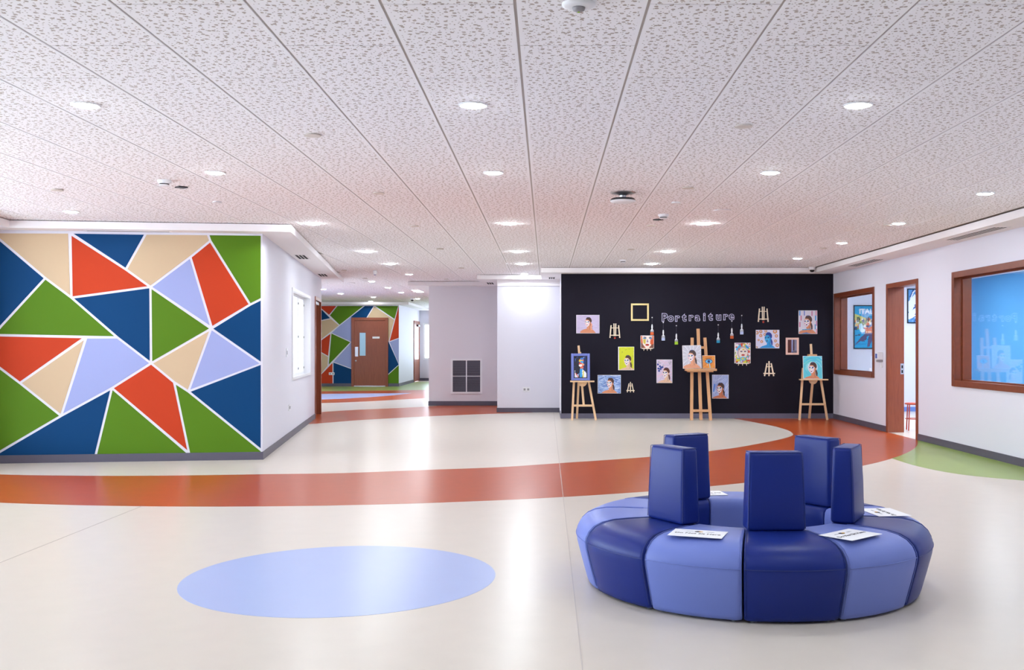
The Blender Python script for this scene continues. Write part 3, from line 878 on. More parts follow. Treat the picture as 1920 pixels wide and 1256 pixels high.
D = XR * FPX / (1654 - CX)
t = thing('sanitizer_dispenser', 'white and blue hand sanitizer dispenser on the wall beside the doorway', 'dispenser', (XR, D, EYE - 34 * D / FPX))
MB().box(-.1, 0, -.06, .06, .06, .19).build('body', 'plastic_white', t, bevel=.012)
MB().box(-.104, -.1, -.045, .045, .085, .165).build('window', 'plastic_blue', t)
MB().box(-.09, 0, -.05, .05, .02, .06).build('nozzle_block', 'plastic_grey', t, bevel=.008)
MB().box(-.02, 0, -.035, .035, -.07, .02).build('drip_tray', 'plastic_white', t)

# stool in the classroom
t = thing('stool', 'orange red metal stool standing inside the classroom doorway', 'stool', (6.36, 17.5, 0))
MB().lathe([(.15, .445), (.16, .45), (.16, .468), (.15, .474)], 24).build('seat', 'stool_orange', t)
for a in range(4):
    c, s = math.cos(a * math.pi / 2 + .6), math.sin(a * math.pi / 2 + .6)
    MB().tube([(c * .135, s * .135, .445), (c * .16, s * .16, 0.0)], .011, 8).build('leg', 'stool_orange', t)
MB().tube([(.146 * math.cos(k * math.pi / 8), .146 * math.sin(k * math.pi / 8), .2) for k in range(16)], .007, 6, True).build('foot_ring', 'stool_orange', t)

# ------------------------------------------------------------------ paintings (flat print as a fine coloured grid)
class Pic:
    def __init__(s, w, h, bgc, n=64):
        s.ny, s.nx = n, max(8, int(round(n * w / h)))
        s.asp = w / h
        s.w, s.h = w, h
        yy, xx = np.mgrid[0:s.ny, 0:s.nx]
        s.x = (xx + .5) / s.nx * s.asp
        s.y = (yy + .5) / s.ny
        s.c = np.tile(np.array(lin(bgc)), (s.ny, s.nx, 1))
        s.rng = np.random.RandomState(7)
    def put(s, m, c):
        s.c[m] = lin(c)
    def ell(s, cx, cy, rx, ry, c, rot=0):
        a = math.radians(rot)
        dx, dy = s.x - cx, s.y - cy
        u, v = dx * math.cos(a) + dy * math.sin(a), -dx * math.sin(a) + dy * math.cos(a)
        s.put((u / rx) ** 2 + (v / ry) ** 2 < 1, c)
    def poly(s, pts, c):
        m = np.zeros_like(s.x, bool)
        n = len(pts)
        for i in range(n):
            (x1, y1), (x2, y2) = pts[i], pts[(i + 1) % n]
            if y1 == y2: continue
            t = ((y1 > s.y) != (y2 > s.y)) & (s.x < (x2 - x1) * (s.y - y1) / (y2 - y1) + x1)
            m ^= t
        s.put(m, c)
    def line(s, p, q, w, c):
        d = np.array(q) - np.array(p)
        L2 = (d ** 2).sum() + 1e-9
        t = np.clip(((s.x - p[0]) * d[0] + (s.y - p[1]) * d[1]) / L2, 0, 1)
        s.put(np.hypot(s.x - p[0] - t * d[0], s.y - p[1] - t * d[1]) < w / 2, c)
    def strokes(s, cols, n, L, w, ang=None):
        for i in range(n):
            p = s.rng.rand(2) * (s.asp, 1)
            a = ang + s.rng.randn() * .25 if ang is not None else s.rng.rand() * 6.3
            s.line(p, p + L * s.rng.rand() * np.array((math.cos(a), math.sin(a))), w, cols[s.rng.randint(len(cols))])
    def mesh(s, name):
        nx, ny = s.nx, s.ny
        gx, gz = np.meshgrid(np.linspace(-s.w / 2, s.w / 2, nx + 1), np.linspace(0, s.h, ny + 1))
        V = np.stack([gx.ravel(), np.zeros(gx.size), gz.ravel()], 1)
        i = (np.arange(ny)[:, None] * (nx + 1) + np.arange(nx)[None]).ravel()
        F = np.stack([i, i + 1, i + nx + 2, i + nx + 1], 1)
        me = bpy.data.meshes.new(name)
        me.from_pydata(V.tolist(), [], F.tolist())
        at = me.color_attributes.new('paint', 'FLOAT_COLOR', 'CORNER')
        cc = np.repeat(np.concatenate([s.c.reshape(-1, 3), np.ones((nx * ny, 1))], 1), 4, axis=0)
        at.data.foreach_set('color', cc.ravel().astype(np.float32))
        me.materials.append(MATS['painted_print'])
        return me

def woman(P, ox, oy, k, skin=(214, 140, 104), hair=(74, 46, 40), face=(238, 232, 240), eye=(40, 60, 120), lips=(140, 24, 40), cheek=(226, 130, 150), nose=(230, 214, 60), halo=None, top=None, bare=False):
    """bust of a dark haired woman with a ponytail and a white painted face, head centre (ox, oy), head half-height k"""
    k *= 1.2
    E = lambda x, y, rx, ry, c, r=0: P.ell(ox + x * k, oy + y * k, rx * k, ry * k, c, r)
    Q = lambda pts, c: P.poly([(ox + x * k, oy + y * k) for x, y in pts], c)
    if halo: E(.12, .2, 1.0, 1.12, halo)
    Q([(.55, -.1), (.85, -.2), (1.08, -.9), (1.0, -1.75), (.8, -1.5), (.66, -.8)], hair)
    Q([(-.12, -.6), (.6, -.3), (.72, -1.5), (-.2, -1.6)], skin)
    Q([(-1.9, -4), (-1.7, -2.05), (-1.15, -1.72), (-.2, -1.42), (.7, -1.36), (1.25, -1.75), (1.8, -2.3), (2.1, -4)], skin)
    Q([(.34, -.95), (.6, -.8), (.74, -1.9), (.42, -1.7)], tuple(int(v * .9) for v in skin))
    Q([(-.3, -1.72), (.25, -1.9), (.7, -1.55), (.3, -1.8), (-.3, -1.85)], tuple(int(v * .86) for v in skin))
    if top: Q([(-1.2, -4), (-1.0, -2.25), (-.2, -2.1), (.7, -2.3), (.9, -4)], top)
    E(.26, .50, .66, .78, hair, 28)
    E(.42, .15, .40, .62, hair, -6)
    E(.68, -.18, .13, .24, skin)
    Q([(-.60, .42), (-.30, .66), (.2, .62), (.56, .2), (.48, -.5), (.04, -1.02), (-.28, -1.0), (-.56, -.5), (-.68, .05)], skin)
    Q([(-.58, .34), (-.25, .44), (.2, .40), (.48, .16), (.40, -.5), (.0, -.98), (-.26, -.95), (-.52, -.5), (-.64, .02)], face)
    E(-.42, .06, .15, .10, eye, 10); E(.14, .10, .21, .12, eye, 10)
    Q([(-.60, .26), (-.24, .27), (-.24, .21), (-.58, .19)], hair); Q([(.0, .30), (.42, .33), (.40, .26), (.0, .24)], hair)
    E(-.15, -.10, .07, .15, nose)
    E(-.44, -.32, .10, .10, cheek); E(.20, -.34, .12, .10, cheek)
    E(-.14, -.60, .17, .10, lips)
    E(.14, 1.16, .14, .07, (60, 90, 170))

def canvas(name, label, x0, x1, y0, y1, draw, depth=YB, thick=.018, cat='painting', n=88, group='portraits on the black wall', lean=0.0, roll=0.0):
    (X0, Z0), (X1, Z1) = at_depth(x0, y1, depth), at_depth(x1, y0, depth)
    w, h = X1 - X0, Z1 - Z0
    t = thing(name, label, cat, ((X0 + X1) / 2, depth, Z0), group=group)
    t.rotation_euler = (-lean, roll, 0)
    MB().box(-w / 2, w / 2, -thick, 0, 0, h).build('canvas_block', 'canvas_white', t, bevel=.002)
    P = Pic(w - .012, h - .012, (200, 200, 210), n)
    draw(P)
    link('painted_face', P.mesh('painted_face'), t, (0, -thick - .0012, .006))
    return t, w, h

def d_lilac(P):
    P.put(P.x > -1, (200, 186, 216)); P.strokes([(190, 176, 210), (212, 200, 226), (184, 170, 206)], 70, .5, .02, 0)
    woman(P, P.asp * .49, .60, .20, cheek=(220, 90, 110)); P.line((P.asp * .64, .2), (P.asp * .66, .5), .07, (236, 160, 130))
def d_lime(P):
    P.put(P.x > -1, (208, 212, 36))
    for i in range(14): P.ell(P.rng.rand() * P.asp, .55 + .45 * P.rng.rand(), .012, .01, (60, 90, 60))
    woman(P, P.asp * .56, .40, .165, skin=(230, 190, 164), lips=(120, 20, 50))
    P.put(P.x < .02, (246, 246, 246))
def d_sea(P):
    P.put(P.x > -1, (150, 176, 224)); P.strokes([(88, 120, 196), (190, 208, 240), (60, 92, 176), (214, 226, 246)], 130, .4, .03, 0)
    woman(P, P.asp * .52, .56, .21, skin=(226, 150, 110), cheek=(220, 90, 110))
def d_face(P):
    P.put(P.x > -1, (214, 96, 44))
    a = P.asp
    P.poly([(.1 * a, 1), (.9 * a, 1), (.85 * a, .3), (.6 * a, 0), (.4 * a, 0), (.15 * a, .3)], (240, 228, 222))
    P.poly([(.16 * a, .72), (.4 * a, .7), (.36 * a, .3), (.2 * a, .4)], (214, 190, 70)); P.poly([(.75 * a, .75), (.96 * a, .7), (.9 * a, .2), (.72 * a, .35)], (206, 84, 40))
    P.strokes([(226, 206, 80), (240, 232, 220), (226, 140, 90)], 40, .12, .02)
    P.poly([(0, .5), (.16 * a, .3), (.3 * a, 0), (0, 0)], (122, 76, 60)); P.poly([(a, .35), (.82 * a, .25), (.66 * a, 0), (a, 0)], (122, 76, 60))
    for x in (.3, .76):
        P.ell(x * a, .8, .13, .06, (50, 60, 110)); P.ell(x * a, .79, .07, .04, (90, 150, 210)); P.ell(x * a, .9, .16, .025, (70, 40, 40), 8 if x > .5 else -8)
    P.poly([(.5 * a, .75), (.6 * a, .5), (.5 * a, .45), (.44 * a, .5)], (150, 120, 150)); P.ell(.5 * a, .26, .16, .08, (188, 50, 34)); P.line((.36 * a, .27), (.64 * a, .27), .02, (110, 20, 20))
def d_flowers(P):
    P.put(P.x > -1, (216, 198, 222)); P.strokes([(206, 186, 214), (226, 210, 230), (230, 190, 210)], 60, .3, .03, .4)
    a = P.asp
    for x, y in ((.06, .8), (.2, .72), (.1, .62), (.28, .66), (.14, .52), (.36, .68), (.24, .6)): P.ell(x * a, y, .05, .045, (50, 74, 150))
    for x, y in ((.12, .9), (.2, .86), (.42, .76), (.8, .88), (.9, .9), (.86, .82)): P.ell(x * a, y, .03, .03, (120, 120, 140)); P.ell(x * a, y, .015, .015, (240, 240, 244))
    woman(P, P.asp * .56, .42, .165, skin=(232, 190, 160), hair=(96, 48, 40))
def d_grey(P):
    P.put(P.x > -1, (206, 204, 214))
    for i in range(46):
        t = i / 46 * 6.28
        P.line((P.asp * .5 + .28 * math.cos(t), .55 + .3 * math.sin(t)), (P.asp * .5 + .8 * math.cos(t), .55 + .8 * math.sin(t)), .012, [(176, 174, 186), (230, 228, 236), (160, 158, 172)][i % 3])
    woman(P, P.asp * .46, .53, .19, skin=(222, 156, 124), hair=(76, 58, 58))
def d_eye(P):
    P.put(P.x > -1, (224, 140, 60)); P.strokes([(232, 196, 60), (216, 110, 50), (240, 160, 90)], 90, .12, .03)
    a = P.asp
    P.ell(.5 * a, .55, .30, .19, (40, 70, 120)); P.ell(.5 * a, .54, .25, .14, (120, 200, 236)); P.ell(.5 * a, .54, .12, .12, (30, 90, 170)); P.ell(.5 * a, .54, .06, .06, (20, 24, 40))
    P.line((.25 * a, .78), (.75 * a, .82), .05, (150, 80, 40)); P.line((.55 * a, .36), (.6 * a, .05), .06, (150, 210, 236)); P.line((.38 * a, .36), (.36 * a, .18), .04, (236, 220, 190))
def d_lavender(P):
    P.put(P.x > -1, (168, 180, 224)); P.strokes([(150, 164, 214), (190, 200, 236), (206, 214, 242)], 80, .5, .02, 1.0)
    P.line((.05, .3), (.1, .6), .05, (70, 130, 220))
    woman(P, P.asp * .46, .42, .17, skin=(206, 120, 84), cheek=(206, 50, 40), halo=(140, 156, 214))
def d_abstract(P):
    P.put(P.x > -1, (236, 226, 220)); P.strokes([(208, 74, 36), (226, 214, 60), (240, 236, 240), (120, 170, 60), (190, 150, 190), (60, 180, 220)], 150, .2, .075)
    a = P.asp
    P.poly([(.05 * a, .7), (.35 * a, .95), (.42 * a, .8), (.15 * a, .6)], (70, 180, 226)); P.poly([(.95 * a, .75), (.7 * a, .95), (.6 * a, .82), (.85 * a, .7)], (60, 160, 220))
    P.ell(.5 * a, .52, .27, .31, (196, 176, 184)); P.ell(.53 * a, .5, .22, .26, (240, 226, 214))
    P.strokes([(208, 90, 60), (240, 236, 230), (226, 206, 80), (90, 170, 210)], 12, .1, .05)
    P.ell(.42 * a, .58, .06, .03, (90, 60, 90)); P.ell(.66 * a, .58, .06, .03, (90, 60, 90)); P.ell(.53 * a, .4, .09, .045, (196, 60, 50)); P.ell(.52 * a, .22, .14, .1, (110, 190, 220)); P.ell(.52 * a, .22, .07, .05, (230, 214, 90))
def d_donut(P):
    P.put(P.x > -1, (222, 218, 238)); a = P.asp
    for x, y, r in ((.03, .86, .1), (.2, .92, .09), (.2, .7, .09), (.42, .95, .08), (.38, .76, .08), (.1, .45, .06), (.24, .36, .08), (.82, .93, .12), (.88, .68, .09), (.84, .4, .08), (.92, .16, .1), (.02, .04, .06)):
        P.ell(x * a, y, r, r, (206, 128, 72)); P.ell(x * a, y, r * .82, r * .8, (222, 150, 96)); P.ell(x * a, y, r * .36, r * .36, (222, 218, 238)); P.ell(x * a + r * .5, y + r * .1, .02, .02, (130, 150, 70))
    woman(P, P.asp * .50, .56, .22, skin=(44, 150, 214), hair=(36, 62, 150), face=(52, 170, 222), eye=(24, 50, 120), lips=(90, 40, 60), cheek=(90, 190, 226), nose=(150, 170, 190))
def d_stripes(P):
    P.put(P.x > -1, (222, 212, 220)); a = P.asp
    for i, (x, y, c) in enumerate(((.05, .9, (90, 150, 206)), (.3, .9, (110, 130, 200)), (.72, .88, (206, 130, 160)), (.95, .9, (220, 150, 170)), (.12, .68, (210, 130, 150)), (.92, .68, (70, 150, 210)), (.05, .4, (206, 120, 150)), (.97, .45, (190, 110, 160)), (.9, .3, (80, 150, 200)), (.97, .1, (210, 130, 150)))):
        P.line((x * a, y - .09), (x * a, y + .09), .05, c)
    woman(P, P.asp * .46, .52, .185, skin=(214, 136, 98), hair=(84, 52, 46), top=(40, 104, 170)); P.line((.2 * a, .17), (.66 * a, .2), .04, (60, 160, 210))
def d_teal(P):
    P.put(P.x > -1, (96, 200, 214)); a = P.asp
    for i in range(40):
        r = .25 + .02 * i
        t0 = P.rng.rand() * 3.2
        pts = [(a * .5 + r * math.cos(t0 + q * .12), .42 + r * math.sin(t0 + q * .12)) for q in range(9)]
        for p, q in zip(pts, pts[1:]): P.line(p, q, .02, [(60, 180, 220), (150, 220, 200), (70, 206, 210), (170, 226, 236)][i % 4])
    woman(P, P.asp * .46, .46, .19, skin=(216, 138, 100), halo=(200, 226, 232))
def d_graffiti(P):
    P.put(P.x > -1, (40, 44, 66)); a = P.asp
    P.strokes([(240, 240, 244), (50, 80, 160), (20, 22, 40), (80, 120, 200)], 70, .2, .05, 1.2)
    P.ell(.58 * a, .66, .2, .24, (226, 120, 90)); P.strokes([(240, 236, 240)], 3, .1, .04)
    P.ell(.25 * a, .55, .13, .4, (24, 26, 44)); P.ell(.9 * a, .62, .1, .34, (30, 40, 90))
    for x, y, c in ((.5, .8, (232, 200, 60)), (.62, .74, (60, 160, 220)), (.5, .66, (208, 60, 50)), (.68, .62, (236, 160, 120)), (.56, .55, (206, 60, 60)), (.62, .9, (60, 120, 200)), (.5, .58, (240, 230, 226))): P.ell(x * a, y, .08, .06, c)
    P.poly([(.45 * a, .42), (.66 * a, .42), (.62 * a, 0), (.45 * a, 0)], (50, 150, 210)); P.strokes([(20, 60, 130)], 4, .1, .03)
    P.poly([(.68 * a, .4), (a, .2), (a, 0), (.66 * a, 0)], (240, 238, 240)); P.line((.75 * a, .3), (.72 * a, .02), .05, (210, 200, 60)); P.poly([(0, .25), (.3 * a, .12), (.35 * a, 0), (0, 0)], (236, 230, 236)); P.line((.1 * a, .2), (.3 * a, .02), .04, (200, 60, 60))

canvas('portrait_painting', 'wide portrait of a woman on a lilac background, above the left easel', 1080.5, 1124, 590.5, 625, d_lilac)
canvas('portrait_painting', 'portrait of a woman on a bright lime yellow background', 1159, 1189, 650, 694, d_lime)
canvas('portrait_painting', 'wide portrait of a woman on a blue wave background', 1120.5, 1164, 703, 737.5, d_sea)
canvas('portrait_painting', 'portrait of a woman with blue flowers on a pale lilac background', 1231, 1260.5, 674, 718, d_flowers)
canvas('portrait_painting', 'portrait of a red cheeked woman on lavender blue brushwork', 1335, 1366, 702.5, 747, d_lavender)
canvas('portrait_painting', 'wide portrait of a blue woman among painted doughnut rings', 1417, 1461, 618.5, 653, d_donut)
canvas('portrait_painting', 'portrait of a woman in a blue top on pink and blue dashes', 1497, 1532, 582, 626, d_stripes)

def mini_legs(t, w, h):
    for x, dx in ((-.22, -.04), (0, 0), (.22, .04)):
        MB().bar((x * w, -.012, .03), ((x + dx) * w, -.012, -.045), .012, .01).build('foot', 'pale_wood', t)
    MB().box(-.4 * w, .4 * w, -.03, 0, -.012, 0).build('ledge', 'pale_wood', t)
t, w, h = canvas('portrait_painting', 'small square painted face in orange and white on a little easel', 1201, 1226, 629, 653, d_face); mini_legs(t, w, h)
t, w, h = canvas('portrait_painting', 'colourful abstract painted face on a little easel', 1377, 1407, 642.5, 681, d_abstract); mini_legs(t, w, h)

# empty frames
def frame_thing(name, label, x0, x1, y0, y1, m, fw, inner=None, group=None):
    (X0, Z0), (X1, Z1) = at_depth(x0, y1, YB), at_depth(x1, y0, YB)
    t = thing(name, label, 'frame', ((X0 + X1) / 2, YB, Z0), group=group)
    w, h = X1 - X0, Z1 - Z0
    for bx_ in ((-w / 2, -w / 2 + fw, 0, h), (w / 2 - fw, w / 2, 0, h), (-w / 2 + fw, w / 2 - fw, 0, fw), (-w / 2 + fw, w / 2 - fw, h - fw, h)):
        MB().box(bx_[0], bx_[1], -.022, 0, bx_[2], bx_[3]).build('rail', m, t, bevel=.003)
    if inner: MB().box(-w / 2 + fw, w / 2 - fw, -.008, 0, fw, h - fw).build('mirror', inner, t)
frame_thing('empty_frame', 'empty square pale gold frame hanging on the black wall', 1183, 1216.5, 569, 601.5, 'gold_frame', .035)
frame_thing('wall_mirror', 'small mirror in a pale pink wooden frame on the black wall', 1473, 1497.5, 633, 665, 'pink_frame', .04, 'mirror')

# little easels pinned to the wall
def mini_easel(label, x0, x1, y0, y1, double=False, clip=False):
    (X0, Z0), (X1, Z1) = at_depth(x0, y1, YB), at_depth(x1, y0, YB)
    w, h = X1 - X0, Z1 - Z0
    t = thing('mini_easel', label, 'easel', ((X0 + X1) / 2, YB - .014, Z0), group='miniature easels on the black wall')
    b = .11 * w
    if double:
        for s in (-1, 1):
            MB().bar((s * .36 * w, 0, .88 * h), (s * .47 * w, 0, 0.02 * h), b, .012).build('leg', 'pale_wood', t)
            MB().bar((s * .09 * w, 0, h), (s * .07 * w, 0, .14 * h), b * .9, .012).build('mast', 'pale_wood', t)
        MB().box(-.38 * w, .38 * w, -.014, -.005, .68 * h, .72 * h).build('rail', 'pale_wood', t)
        MB().box(-.5 * w, .5 * w, -.022, -.005, .17 * h, .23 * h).build('ledge', 'pale_wood', t)
    else:
        for s in (-1, 1):
            MB().bar((s * .18 * w, 0, .86 * h), (s * .40 * w, 0, 0), b, .012).build('leg', 'pale_wood', t)
        MB().bar((0, .004, h), (0, .004, 0), b, .012).build('mast', 'pale_wood', t)
        MB().box(-.26 * w, .26 * w, -.014, -.005, .60 * h, .65 * h).build('rail', 'pale_wood', t)
        MB().box(-.5 * w, .5 * w, -.022, -.005, .14 * h, .22 * h).build('ledge', 'pale_wood', t)
    if clip:
        MB().lathe([(.010, -.006), (.02, -.006), (.02, .006), (.010, .006)], 14, (0, -.01, .004), 'y').build('clip', 'red_clip', t)
mini_easel('tiny pale wood easel with red clip beside the lilac portrait', 1143, 1162.5, 606.5, 634, True, True)
mini_easel('tiny pale wood easel beside the blue wave portrait', 1174.5, 1189.5, 716, 735.5)
mini_easel('tiny pale wood easel with red clip above the blue woman portrait', 1421, 1440.5, 575, 604, True, True)
mini_easel('tiny pale wood easel under the blue woman portrait', 1431, 1452.5, 677, 705)

# hanging brushes
def brush(label, x, ypin, yt, yb, bm):
    X, Zp = at_depth(x, ypin, YB); _, Zt = at_depth(x, yt, YB); _, Zb = at_depth(x, yb, YB)
    t = thing('paint_brush', label, 'brush', (X, YB - .014, Zb), group='paint brushes hanging on the black wall')
    L = Zt - Zb
    MB().lathe([(.001, 0), (.011, .0), (.013, -.006), (.008, -.012)], 12, (0, .006, Zp - Zb), 'y').build('pin', 'plastic_white', t)
    MB().tube([(0, .006, Zp - Zb), (0, .004, L)], .0022, 6).build('hanging_string', 'string_grey', t)
    MB().lathe([(.006, L), (.013, L * .93), (.017, L * .75), (.012, L * .55), (.03, L * .45), (.03, L * .42)], 14).build('handle', 'plastic_white', t, smooth=True)
    MB().box(-.032, .032, -.011, .011, L * .27, L * .43).build('ferrule', 'steel', t, bevel=.004)
    MB().box(-.034, .034, -.011, .011, 0, L * .27).build('bristles', bm, t, bevel=.005)
brush('paint brush with orange bristles under the empty gold frame', 1222.5, 595.5, 608, 628, 'orange_bristle')
brush('paint brush with pale bristles under the letter P', 1243.5, 604.5, 618.5, 638.5, 'pale_bristle')
brush('paint brush with green bristles left of the middle easel', 1268, 610.5, 625.5, 646, 'green_bristle')
brush('paint brush with teal bristles right of the middle easel', 1346.5, 609, 623.5, 643, 'teal_bristle')
brush('paint brush with orange bristles under the last letter', 1372, 602, 615, 635, 'orange_bristle')
brush('paint brush with pale bristles right of the lettering', 1390.5, 591.5, 607, 627, 'pale_bristle')

# lettering
t = thing('wall_lettering', 'outlined lavender letters spelling Portraiture on the black wall', 'lettering', (at_depth(1309, 600, YB)[0], YB, at_depth(1309, 600, YB)[1]))
lm = {}
for ch, a, b, base in zip('Portraiture', (132, 275, 425, 575, 735, 868, 1045, 1170, 1345, 1510, 1645), (245, 388, 525, 690, 830, 995, 1130, 1280, 1470, 1605, 1750),
                          (383, 383, 383, 378, 370, 370, 368, 360, 358, 350, 345)):
    X, Z = at_depth(1230 + (a + b) / 24, 570 + base / 12, YB)
    if ch not in lm:
        lm[ch] = (text_mesh('letter', ch, .215, 'letter_outline', offset=.008, outline=.0055), text_mesh('letter_fill', ch, .215, 'letter_fill', extrude=.001, offset=.008))
    o = link('letter', lm[ch][0], t, (X - t.location.x, -.007, Z - t.location.z), rot=(math.pi / 2, 0, 0))
    link('letter_fill', lm[ch][1], o, (0, 0, -.005))

# standing easels
def wx(x, D=19.9): return (x - CX) * D / FPX
def wz(y, D=19.9): return EYE - (y - CY) * D / FPX
def easel(label, parts, cx, mt, foot=786.0):
    t = thing('easel', label, 'easel', (wx(cx), 19.9, 0))
    L = lambda x, y: (wx(x) - wx(cx), max(wz(y), 0.0))
    for nm, x0, y0, x1, y1, w, yo0, yo1 in parts:
        (a, b), (c, d) = L(x0, y0), L(x1, y1)
        MB().bar((a, yo0, b), (c, yo1, d), w, .025).build(nm, mt, t)
    return t
# left easel
t = easel('light wood tripod easel holding the blue framed picture', [
    ('leg', 1077, 700, 1072.5, 788, .042, .05, -.06), ('leg', 1101, 700, 1117, 788, .042, .05, -.06), ('leg', 1088, 660, 1082.5, 788, .042, .10, .30),
    ('mast', 1085.3, 648, 1094.5, 761, .042, .16, -.03), ('crossbar', 1075, 760, 1112.5, 760, .04, -.05, -.05)], 1094, 'easel_wood')
MB().box(wx(1069) - wx(1094), wx(1114) - wx(1094), -.12, 0, wz(716), wz(713.4)).build('tray', 'easel_wood', t)
MB().lathe([(.09, -.012), (.09, .012)], 20, (wx(1092) - wx(1094), -.03, wz(716)), 'y').build('clamp', 'easel_wood', t)
# blue framed picture
(X0, Z0), (X1, Z1) = (wx(1071, 19.84), wz(713.3, 19.84)), (wx(1106, 19.84), wz(662.5, 19.84))
t = thing('framed_picture', 'bold multicoloured face painting in a wide blue frame on the left easel', 'painting', ((X0 + X1) / 2, 19.83, wz(713.3, 19.9) + .001))
t.rotation_euler = (-.10, 0, .0)
w, h = X1 - X0, Z1 - Z0
for bx_ in ((-w / 2, -w / 2 + .05, 0, h), (w / 2 - .05, w / 2, 0, h), (-w / 2 + .05, w / 2 - .05, 0, .045), (-w / 2 + .05, w / 2 - .05, h - .05, h)):
    MB().box(bx_[0], bx_[1], -.03, .02, bx_[2], bx_[3]).build('frame_rail', 'blue_mount', t, bevel=.006)
MB().box(-w / 2 + .05, w / 2 - .05, -.006, .016, .045, h - .05).build('backing', 'black_frame', t)
P = Pic(w - .135, h - .125, (40, 44, 60), 64)
d_graffiti(P)
link('painted_face', P.mesh('painted_face'), t, (0, -.0075, .062))
# middle easel
t = easel('tall light brown studio easel holding two canvases in the middle of the black wall', [
    ('leg', 1300, 633, 1295.5, 788, .06, .16, -.08), ('leg', 1324, 633, 1331, 788, .06, .16, -.08), ('mast', 1312, 616, 1313.5, 787, .062, .22, -.05),
    ('crossbar', 1299, 651.5, 1325, 651.5, .05, .13, .13), ('crossbar', 1297, 769.5, 1330, 769.5, .05, -.06, -.06)], 1313, 'beech_wood')
MB().box(wx(1284) - wx(1313), wx(1342) - wx(1313), -.14, 0.02, wz(695), wz(691)).build('tray', 'beech_wood', t)
MB().box(wx(1288) - wx(1313), wx(1336) - wx(1313), -.10, 0.03, wz(697.5), wz(695)).build('tray_support', 'beech_wood', t)
def on_easel(label, x0, x1, y0, y1, ybase, draw, lean, roll=0.0, Dp=19.86):
    t, w, h = canvas('portrait_painting', label, x0, x1, y0, y1, draw, Dp, lean=lean, roll=roll)
    t.location.z = wz(ybase) + .003
    return t
on_easel('grey toned portrait of a woman on the middle easel', 1280.5, 1315.5, 648, 691.5, 691, d_grey, .10, -.02, 19.83)
on_easel('small square painting of a blue eye on orange on the middle easel', 1316.8, 1341, 666.5, 691, 691, d_eye, .08, 0.0, 19.87)
# right easel
t = easel('light wood tripod easel holding the turquoise portrait near the corner', [
    ('leg', 1507, 690, 1497.5, 787, .042, .05, -.06), ('leg', 1537, 690, 1549.5, 787, .042, .05, -.06), ('leg', 1523.8, 712, 1523.8, 786, .044, .0, .26),
    ('mast', 1523.8, 645, 1523.8, 716, .042, .14, -.01), ('crossbar', 1502, 757.5, 1546, 757.5, .04, -.05, -.05)], 1523.8, 'easel_wood')
MB().box(wx(1498) - wx(1523.8), wx(1550) - wx(1523.8), -.12, 0, wz(712.5), wz(710.3)).build('tray', 'easel_wood', t)
MB().box(-.085, .085, -.02, .1, wz(668), wz(664)).build('clamp', 'beech_wood', t, bevel=.01)
MB().lathe([(.085, -.012), (.085, .012)], 20, (0, -.03, wz(712)), 'y').build('knob_plate', 'easel_wood', t)
on_easel('portrait of a woman on turquoise brushwork on the right easel', 1506, 1542, 667.5, 710.5, 710.3, d_teal, .10, 0.0, 19.80)

# posters in the classroom
def poster(label, x0, w, y0, y1, draw, text=None):
    D = 22.5
    X0, Z1 = at_depth(x0, y0, D); _, Z0 = at_depth(x0, y1, D)
    h = Z1 - Z0
    t = thing('framed_poster', label, 'poster', (X0 + w / 2, D, Z0))
    fw = .022
    for bx_ in ((-w / 2, -w / 2 + fw, 0, h), (w / 2 - fw, w / 2, 0, h), (-w / 2 + fw, w / 2 - fw, 0, fw), (-w / 2 + fw, w / 2 - fw, h - fw, h)):
        MB().box(bx_[0], bx_[1], -.025, 0, bx_[2], bx_[3]).build('frame_rail', 'black_frame', t)
    MB().box(-w / 2 + fw, w / 2 - fw, -.006, 0, fw, h - fw).build('backing', 'canvas_white', t)
    P = Pic(w - 2 * fw, h - 2 * fw, (30, 150, 196), 84)
    draw(P)
    link('print', P.mesh('print'), t, (0, -.0075, fw))
    if text:
        link('lettering', text_mesh('lettering', text, .155, 'plastic_white', .0008, .004, align='LEFT'), t, (-w / 2 + .125, -.0095, h - .19), rot=(math.pi / 2, 0, 0))
